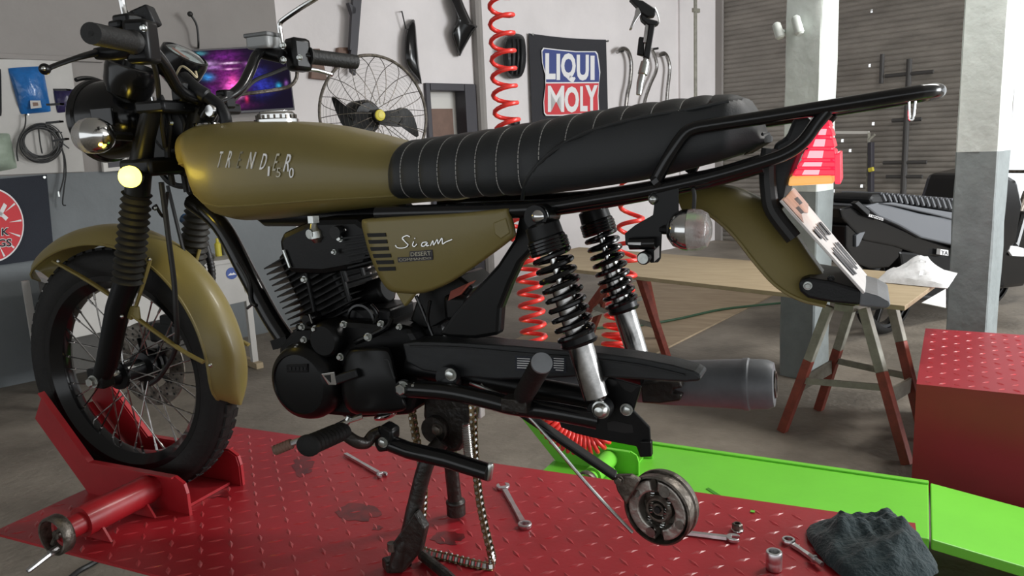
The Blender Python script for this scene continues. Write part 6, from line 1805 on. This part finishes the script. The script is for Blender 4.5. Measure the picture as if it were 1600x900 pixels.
# ================================================================== TOOLS AND RAG ON THE DECK
def wrench(name, label, p, q, ring_end, open_end, w, group=None, th=.006, rise=0.0):
    """spanner lying on the deck from pixel p to pixel q; ring at p or q, open jaw at the other"""
    a, b = at(*p, z=DZ + .005), at(*q, z=DZ + .005)
    a = np.array(a); u = nrm(b - a); v = np.cross(Z, u); L = np.linalg.norm(b - a)
    base = DZ + .002
    t = thing(name, label, 'spanner', wp((a + b) / 2, DZ + .002), 'spanners on the red deck')
    mb = MB()
    n = 8; rs = []
    for k in range(n + 1):
        s_ = .10 + .80 * k / n; ww = w * (.40 + .12 * abs(2 * s_ - 1)); c = a + u * L * s_
        rs.append([wp(c - v * ww, base), wp(c + v * ww, base), wp(c + v * ww * .8, base + th), wp(c - v * ww * .8, base + th)])
    mb.rings(rs); make(mb, 'shaft', 'tool_steel', t, smooth=40)
    for end, c, d_ in ((ring_end, a, -u), (open_end, b, u)):
        if end == 'ring':
            mb = MB(); mb.lathe(wp(c, base), Z, [(w * .62, 0), (w * 1.0, 0), (w * 1.05, .002), (w * 1.05, th + .001), (w * .95, th + .003), (w * .66, th + .003), (w * .62, th)], 24, loop=True); make(mb, 'ring_end', 'tool_steel', t)
        elif end == 'open':
            pts = []
            for k in range(15):
                an = R(50) + R(260) * k / 14; pts.append(c + (d_ * math.cos(an) + np.cross(Z, d_) * math.sin(an)) * w * 1.12)
            jaw = [c + d_ * w * .95 - np.cross(Z, d_) * w * .5, c - d_ * w * .25 - np.cross(Z, d_) * w * .48, c - d_ * w * .25 + np.cross(Z, d_) * w * .48, c + d_ * w * .95 + np.cross(Z, d_) * w * .5]
            mb = MB(); mb.prism([wp(x, base) for x in pts + jaw], Z * (th + .001)); make(mb, 'open_end', 'tool_steel', t, smooth=0, bevel=.0012)
    return t


wrench('combination_spanner', 'combination spanner lying below the footpeg near the front of the red deck', (534, 706), (597, 742), None, 'open', .0125)
wrench('combination_spanner', 'combination spanner with its ring end towards the viewer, right of the chain', (820, 821), (786, 760), 'ring', 'open', .0145)
wrench('combination_spanner', 'spanner sticking out from behind the hanging brake plate', (1040, 828), (1146, 841), None, 'open', .0130)
t = wrench('ring_spanner', 'ring spanner half covered by the dark rag', (1232, 846), (1276, 876), 'ring', None, .0125)
mb = MB(); c = at(1265, 868, z=DZ + .0105); u = nrm(at(1276, 876, z=DZ + .0105) - c); mb.cyl(c - Z * 0, c + u * .035, .005, n=10); mb.cyl(c + u * .012, c + u * .016, .008, n=10); make(mb, 'tip', 'tool_steel', t)
# socket and nut
p = at(1209, 890, z=DZ); r_ = rad(12.5, p)
t = thing('socket', 'chrome socket standing on the red deck beside the ring spanner', 'socket', p + Z * .0015)
mb = MB(); mb.lathe(p + Z * .0015, Z, [(r_ * .5, 0), (r_ * .96, 0), (r_, .002), (r_, .014), (r_ * .97, .016), (r_, .018), (r_, .034), (r_ * .92, .036), (r_ * .68, .036), (r_ * .64, .03), (r_ * .5, .02)], 30, loop=True); make(mb, 'shell', 'tool_steel', t)
mb = MB(); mb.cyl(p + Z * .012, p + Z * .0225, r_ * .62, n=6); make(mb, 'bore', 'hole_dark', t)
p = at(1152, 829, z=DZ); r_ = rad(8.5, p)
t = thing('flange_nut', 'small steel flange nut on the red deck above the spanner jaw', 'nut', p + Z * .0015)
mb = MB(); mb.lathe(p + Z * .0015, Z, [(r_ * .5, 0), (r_ * 1.15, 0), (r_ * 1.1, .002), (r_ * .95, .003), (r_ * .5, .003)], 20, loop=True); make(mb, 'flange', 'chrome_worn', t)
mb = MB(); mb.lathe(p + Z * .004, Z, [(r_ * .55, 0), (r_ * .98, 0), (r_ * .98, .010), (r_ * .8, .0125), (r_ * .55, .0125)], 6, loop=True); make(mb, 'hexagon', 'dirty_steel', t, smooth=0)
mb = MB(); mb.box(at(1176, 799, z=DZ + .0022), (.009, .009, .0012)); solo(mb, 'paint_chip', 'green', 'tiny green chip on the far edge of the red deck', 'chip', smooth=0)
# crumpled rag
rg = np.random.default_rng(5); N = 64
out = [(1262, 832), (1290, 824), (1330, 818), (1372, 815), (1395, 816), (1420, 834), (1440, 850), (1462, 884), (1456, 902), (1400, 914), (1340, 912), (1300, 890), (1274, 860)]
oc = spline([at(x, y, z=DZ + .002) for x, y in out], 6, closed=True)
cc = np.mean(oc, 0)
def fold(x, y):
    h = 0
    for k, (fx, fy, a, p_) in enumerate(((30, 10, .017, .3), (-20, 38, .016, 1.1), (65, 30, .006, 2.2), (30, -70, .006, .7), (110, 40, .003, 1.9), (-60, 120, .003, .2), (150, -90, .0018, 2.0))):
        h += a * (1 - abs(math.sin(fx * x + fy * y + p_ + 1.2 * math.sin(14 * y + k)))) ** 1.6
    return h
G = []
M_ = len(oc)
for i in range(27):
    s_ = i / 26; row = []
    for j in range(M_ + 1):
        e = oc[j % M_]; p = lerp(cc, e, s_)
        env = (1 - s_ ** 2.6)
        z_ = .006 + env * .022 + fold(p[0], p[1]) * (env ** .5) * 1.0 - max(0, p[0] - 1.735) * .25
        jit = .010 * math.sin(j * 1.7) * s_ ** 3
        row.append(wp(p + (e - cc) * jit, DZ + .003 + max(0, z_ * (1 if s_ < .98 else .3))))
    G.append(row)
solo(MB().sheet(G, -.0025), 'cleaning_rag', 'teal_rag', 'crumpled dark teal cleaning rag on the rear of the red deck', 'rag', smooth=50)

# ================================================================== BLACK MOTORCYCLE BEHIND THE PILLAR
ra_, fa_ = at(1376, 462, d=5.35), None
g0 = at(1380, 522, z=0.0)
dirb = nrm(_f * math.cos(R(60)) + _r * math.sin(R(60)))
nb = nrm(np.cross(dirb, Z)); nb = nb if nb @ (CAM - g0) > 0 else -nb
def b2(px, py, off=0.0): return at(px, py, n=nb, o=g0 + nb * off)
b2t = thing('motorcycle', 'black street motorcycle with ribbed seat parked behind the grey pillar at right', 'motorcycle', g0 + dirb * .6)
def Q(name, pts, off, th, m, parent=None, bevel=.012, **k):
    mb = MB(); mb.prism([b2(x, y, off) for x, y in pts], -nb * th); return make(mb, name, m, b2t if parent is None else parent, smooth=0, bevel=bevel, **k)
rw = g0 + Z * .305
def wheel2(c):
    mb = MB(); pr = [(.245 + .055 * math.sin(math.pi * k / 12) ** .8, .055 * math.cos(math.pi * k / 12)) for k in range(13)]
    mb.lathe(c, nb, pr, 56); t_ = make(mb, 'tyre', 'rubber', b2t)
    mb = MB(); mb.lathe(c, nb, [(.248, .04), (.225, .035), (.215, 0), (.225, -.035), (.248, -.04)], 56); mb.lathe(c, nb, [(0, -.06), (.05, -.06), (.05, .06), (0, .06)], 20); make(mb, 'rim', 'black_gloss', t_)
    for k in range(5):
        a = 2 * math.pi * k / 5 + .5; u = dirb * math.cos(a) + Z * math.sin(a)
        mb = MB(); mb.bar(c + u * .04, c + u * .22, .03, .04, nb); make(mb, 'wheel_arm', 'black_gloss', t_, smooth=0, bevel=.004)
wheel2(rw); fwc = g0 + dirb * 1.33 + Z * .305; wheel2(fwc)
Q('tail_fairing', [(1312, 326), (1330, 322), (1360, 336), (1410, 358), (1442, 372), (1500, 392), (1502, 402), (1440, 400), (1400, 386), (1350, 376), (1330, 356), (1316, 340)], .12, .24, 'black_gloss')
Q('rear_fender', [(1322, 352), (1340, 346), (1385, 370), (1414, 386), (1404, 404), (1390, 418), (1360, 420), (1336, 412), (1322, 386)], .11, .22, 'black_gloss')
Q('side_panel', [(1352, 322), (1372, 316), (1440, 334), (1500, 344), (1502, 386), (1440, 372), (1404, 352), (1372, 338)], .15, .30, 'bike_grey')
Q('seat_cowl', [(1376, 318), (1396, 316), (1440, 324), (1490, 332), (1502, 338), (1500, 346), (1462, 336), (1400, 322)], .165, .33, 'bike_grey', bevel=.008)
s2 = Q('seat', [(1358, 312), (1364, 303), (1380, 302), (1440, 306), (1500, 312), (1502, 334), (1440, 322), (1396, 314), (1378, 320), (1362, 320)], .15, .30, 'black_plastic', bevel=.02)
mb = MB()
for k in range(15):
    x = 1378 + k * 8.5; a, b = b2(x, 303 + k * .7, .152), b2(x + 5, 314 + k * 1.0, .154)
    mb.tube([a, b], .012, 6)
    mb.tube([a, a - nb * .30], .012, 6)
make(mb, 'seat_ribs', 'bike_grey', s2, kind='stuff')
Q('grab_rail', [(1336, 318), (1342, 314), (1360, 330), (1358, 338)], .16, .04, 'black_plastic', bevel=.004)
Q('tail_badge', [(1358, 334), (1380, 341), (1380, 345), (1357, 338)], .155, .004, 'flag_white', bevel=0)
o_ = Q('tank_badge', [(1470, 389), (1482, 391), (1482, 400), (1469, 398)], .165, .03, 'paper', bevel=.002)
make(text_quad('YAMAHA', b2(1359, 334.6, .1555), b2(1379.5, 341.2, .1555), b2(1379.5, 344.4, .1555), b2(1358.5, 338, .1555), .002), 'lettering', 'frame_black', b2t, smooth=0)
make(text_quad('YA', b2(1471, 391, .166), b2(1481, 392.5, .166), b2(1481, 399, .166), b2(1470.5, 397.5, .166), .002), 'lettering', 'frame_black', b2t, smooth=0)
Q('belly', [(1405, 392), (1500, 400), (1560, 420), (1560, 470), (1500, 478), (1440, 462), (1412, 430)], .12, .24, 'black_engine', bevel=.02)
Q('tank', [(1506, 312), (1518, 272), (1560, 262), (1592, 282), (1600, 320), (1590, 380), (1560, 420), (1500, 404)], .17, .34, 'black_gloss', bevel=.04)
Q('side_decal', [(1580, 384), (1590, 385), (1600, 388), (1600, 401), (1582, 400), (1577, 393)], .176, .02, 'paper', bevel=.003)
Q('front_fairing', [(1556, 400), (1590, 380), (1604, 330), (1625, 330), (1622, 420), (1600, 448), (1566, 452)], .15, .30, 'black_gloss', bevel=.03)
mb = MB(); a = fwc; mb.cyl(a + nb * .07, b2(1604, 300, .07), .025, n=12); mb.cyl(a - nb * .07, b2(1604, 300, .07) - nb * .14, .025, n=12); make(mb, 'fork', 'dirty_steel', b2t, kind='stuff')
mb = MB(); c = b2(1588, 268, 0); mb.tube(spline([c + nb * .36 - dirb * .1, c + nb * .2, c, c - nb * .2, c - nb * .36 - dirb * .1], 4), .013, 10); make(mb, 'handlebar', 'dirty_steel', b2t)
for s_ in (-1, 1):
    mb = MB(); q = c + nb * .25 * s_; mb.cyl(q, q + Z * .16 + nb * .06 * s_, .006, n=8); mb.ball(q + Z * .2 + nb * .08 * s_, .05, .03, .035); make(mb, 'mirror', 'black_plastic', b2t)
mb = MB(); mb.cyl(b2(1330, 480, .12) - dirb * .0, b2(1420, 462, .12), .05, n=18); mb.cyl(b2(1420, 462, .12), b2(1500, 470, .1), .022, n=12); make(mb, 'exhaust', 'black_plastic', b2t)
mb = MB(); mb.bar(rw + nb * .09, b2(1480, 455, .09), .03, .05, Z); mb.bar(rw - nb * .09, b2(1480, 455, .09) - nb * .18, .03, .05, Z); make(mb, 'swing_arm', 'black_satin', b2t, smooth=0, kind='stuff')
Q('reflection_strip', [(1338, 368), (1344, 364), (1352, 362), (1342, 384), (1338, 386)], .125, .02, 'bike_grey', bevel=.002)  # grey strip standing in for light reflected off the tail

# ================================================================== STAND AND ADDED DARK SHAPE IN FRONT OF THE SHUTTER, BY THE DAYLIGHT
def sp(px, py, off=.35): return sh(px, py, off)
t = thing('metal_stand', 'thin square metal stand with a yellow clip behind the tail lamp', 'stand', wp(sp(1361, 207), 0))
a, b = sp(1296, 207), sp(1358, 207)
mb = MB(); mb.bar(wp(b, 0), b, .03, .03); make(mb, 'post', 'trestle_grey', t, smooth=0)
mb = MB(); mb.bar(wp(a, 0), a, .03, .03); make(mb, 'post', 'trestle_grey', t, smooth=0)
mb = MB(); mb.bar(a, b, .02, .03); make(mb, 'cross_bar', 'cream', t, smooth=0)
mb = MB(); q = sp(1361, 222); mb.bar(q, sp(1361, 300), .09, .05, SN); make(mb, 'dark_pad', 'frame_black', t, smooth=0, bevel=.01)
mb = MB(); mb.tube([sp(1357, 219, .4), sp(1367, 210, .4)], .014, 8); make(mb, 'pin', 'trestle_grey', t)
mb = MB(); mb.bar(sp(1357, 266, .42), sp(1365, 264, .42), .05, .05); make(mb, 'clip', 'yellow', t, smooth=0, bevel=.01)
t = thing('dark_mark_shape', 'dark upright shape with short crossings, standing in for blurred marks on the roller shutter', 'mark', wp(sp(1408, 300, .12), 0))  # added solid standing in for blurred, shadow-like marks on the shutter
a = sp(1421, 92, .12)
mb = MB(); mb.tube([wp(a, 0), a], [.035, .03], 10); make(mb, 'pole', 'dark_mark_grey', t)
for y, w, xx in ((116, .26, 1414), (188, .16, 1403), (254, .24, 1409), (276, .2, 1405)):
    q = wp(a, sp(xx, y, .12)[2]); mb = MB(); mb.cyl(q - SN * w, q + SN * w, .022, n=8); make(mb, 'cross_mark', 'dark_mark_grey', t)
mb = MB(); q = wp(a, sp(1414, 116, .12)[2]) - SN * .30; mb.cyl(q - Z * .08, q + Z * .25, .025, n=8); make(mb, 'hook', 'dark_mark_grey', t)
"""
"""
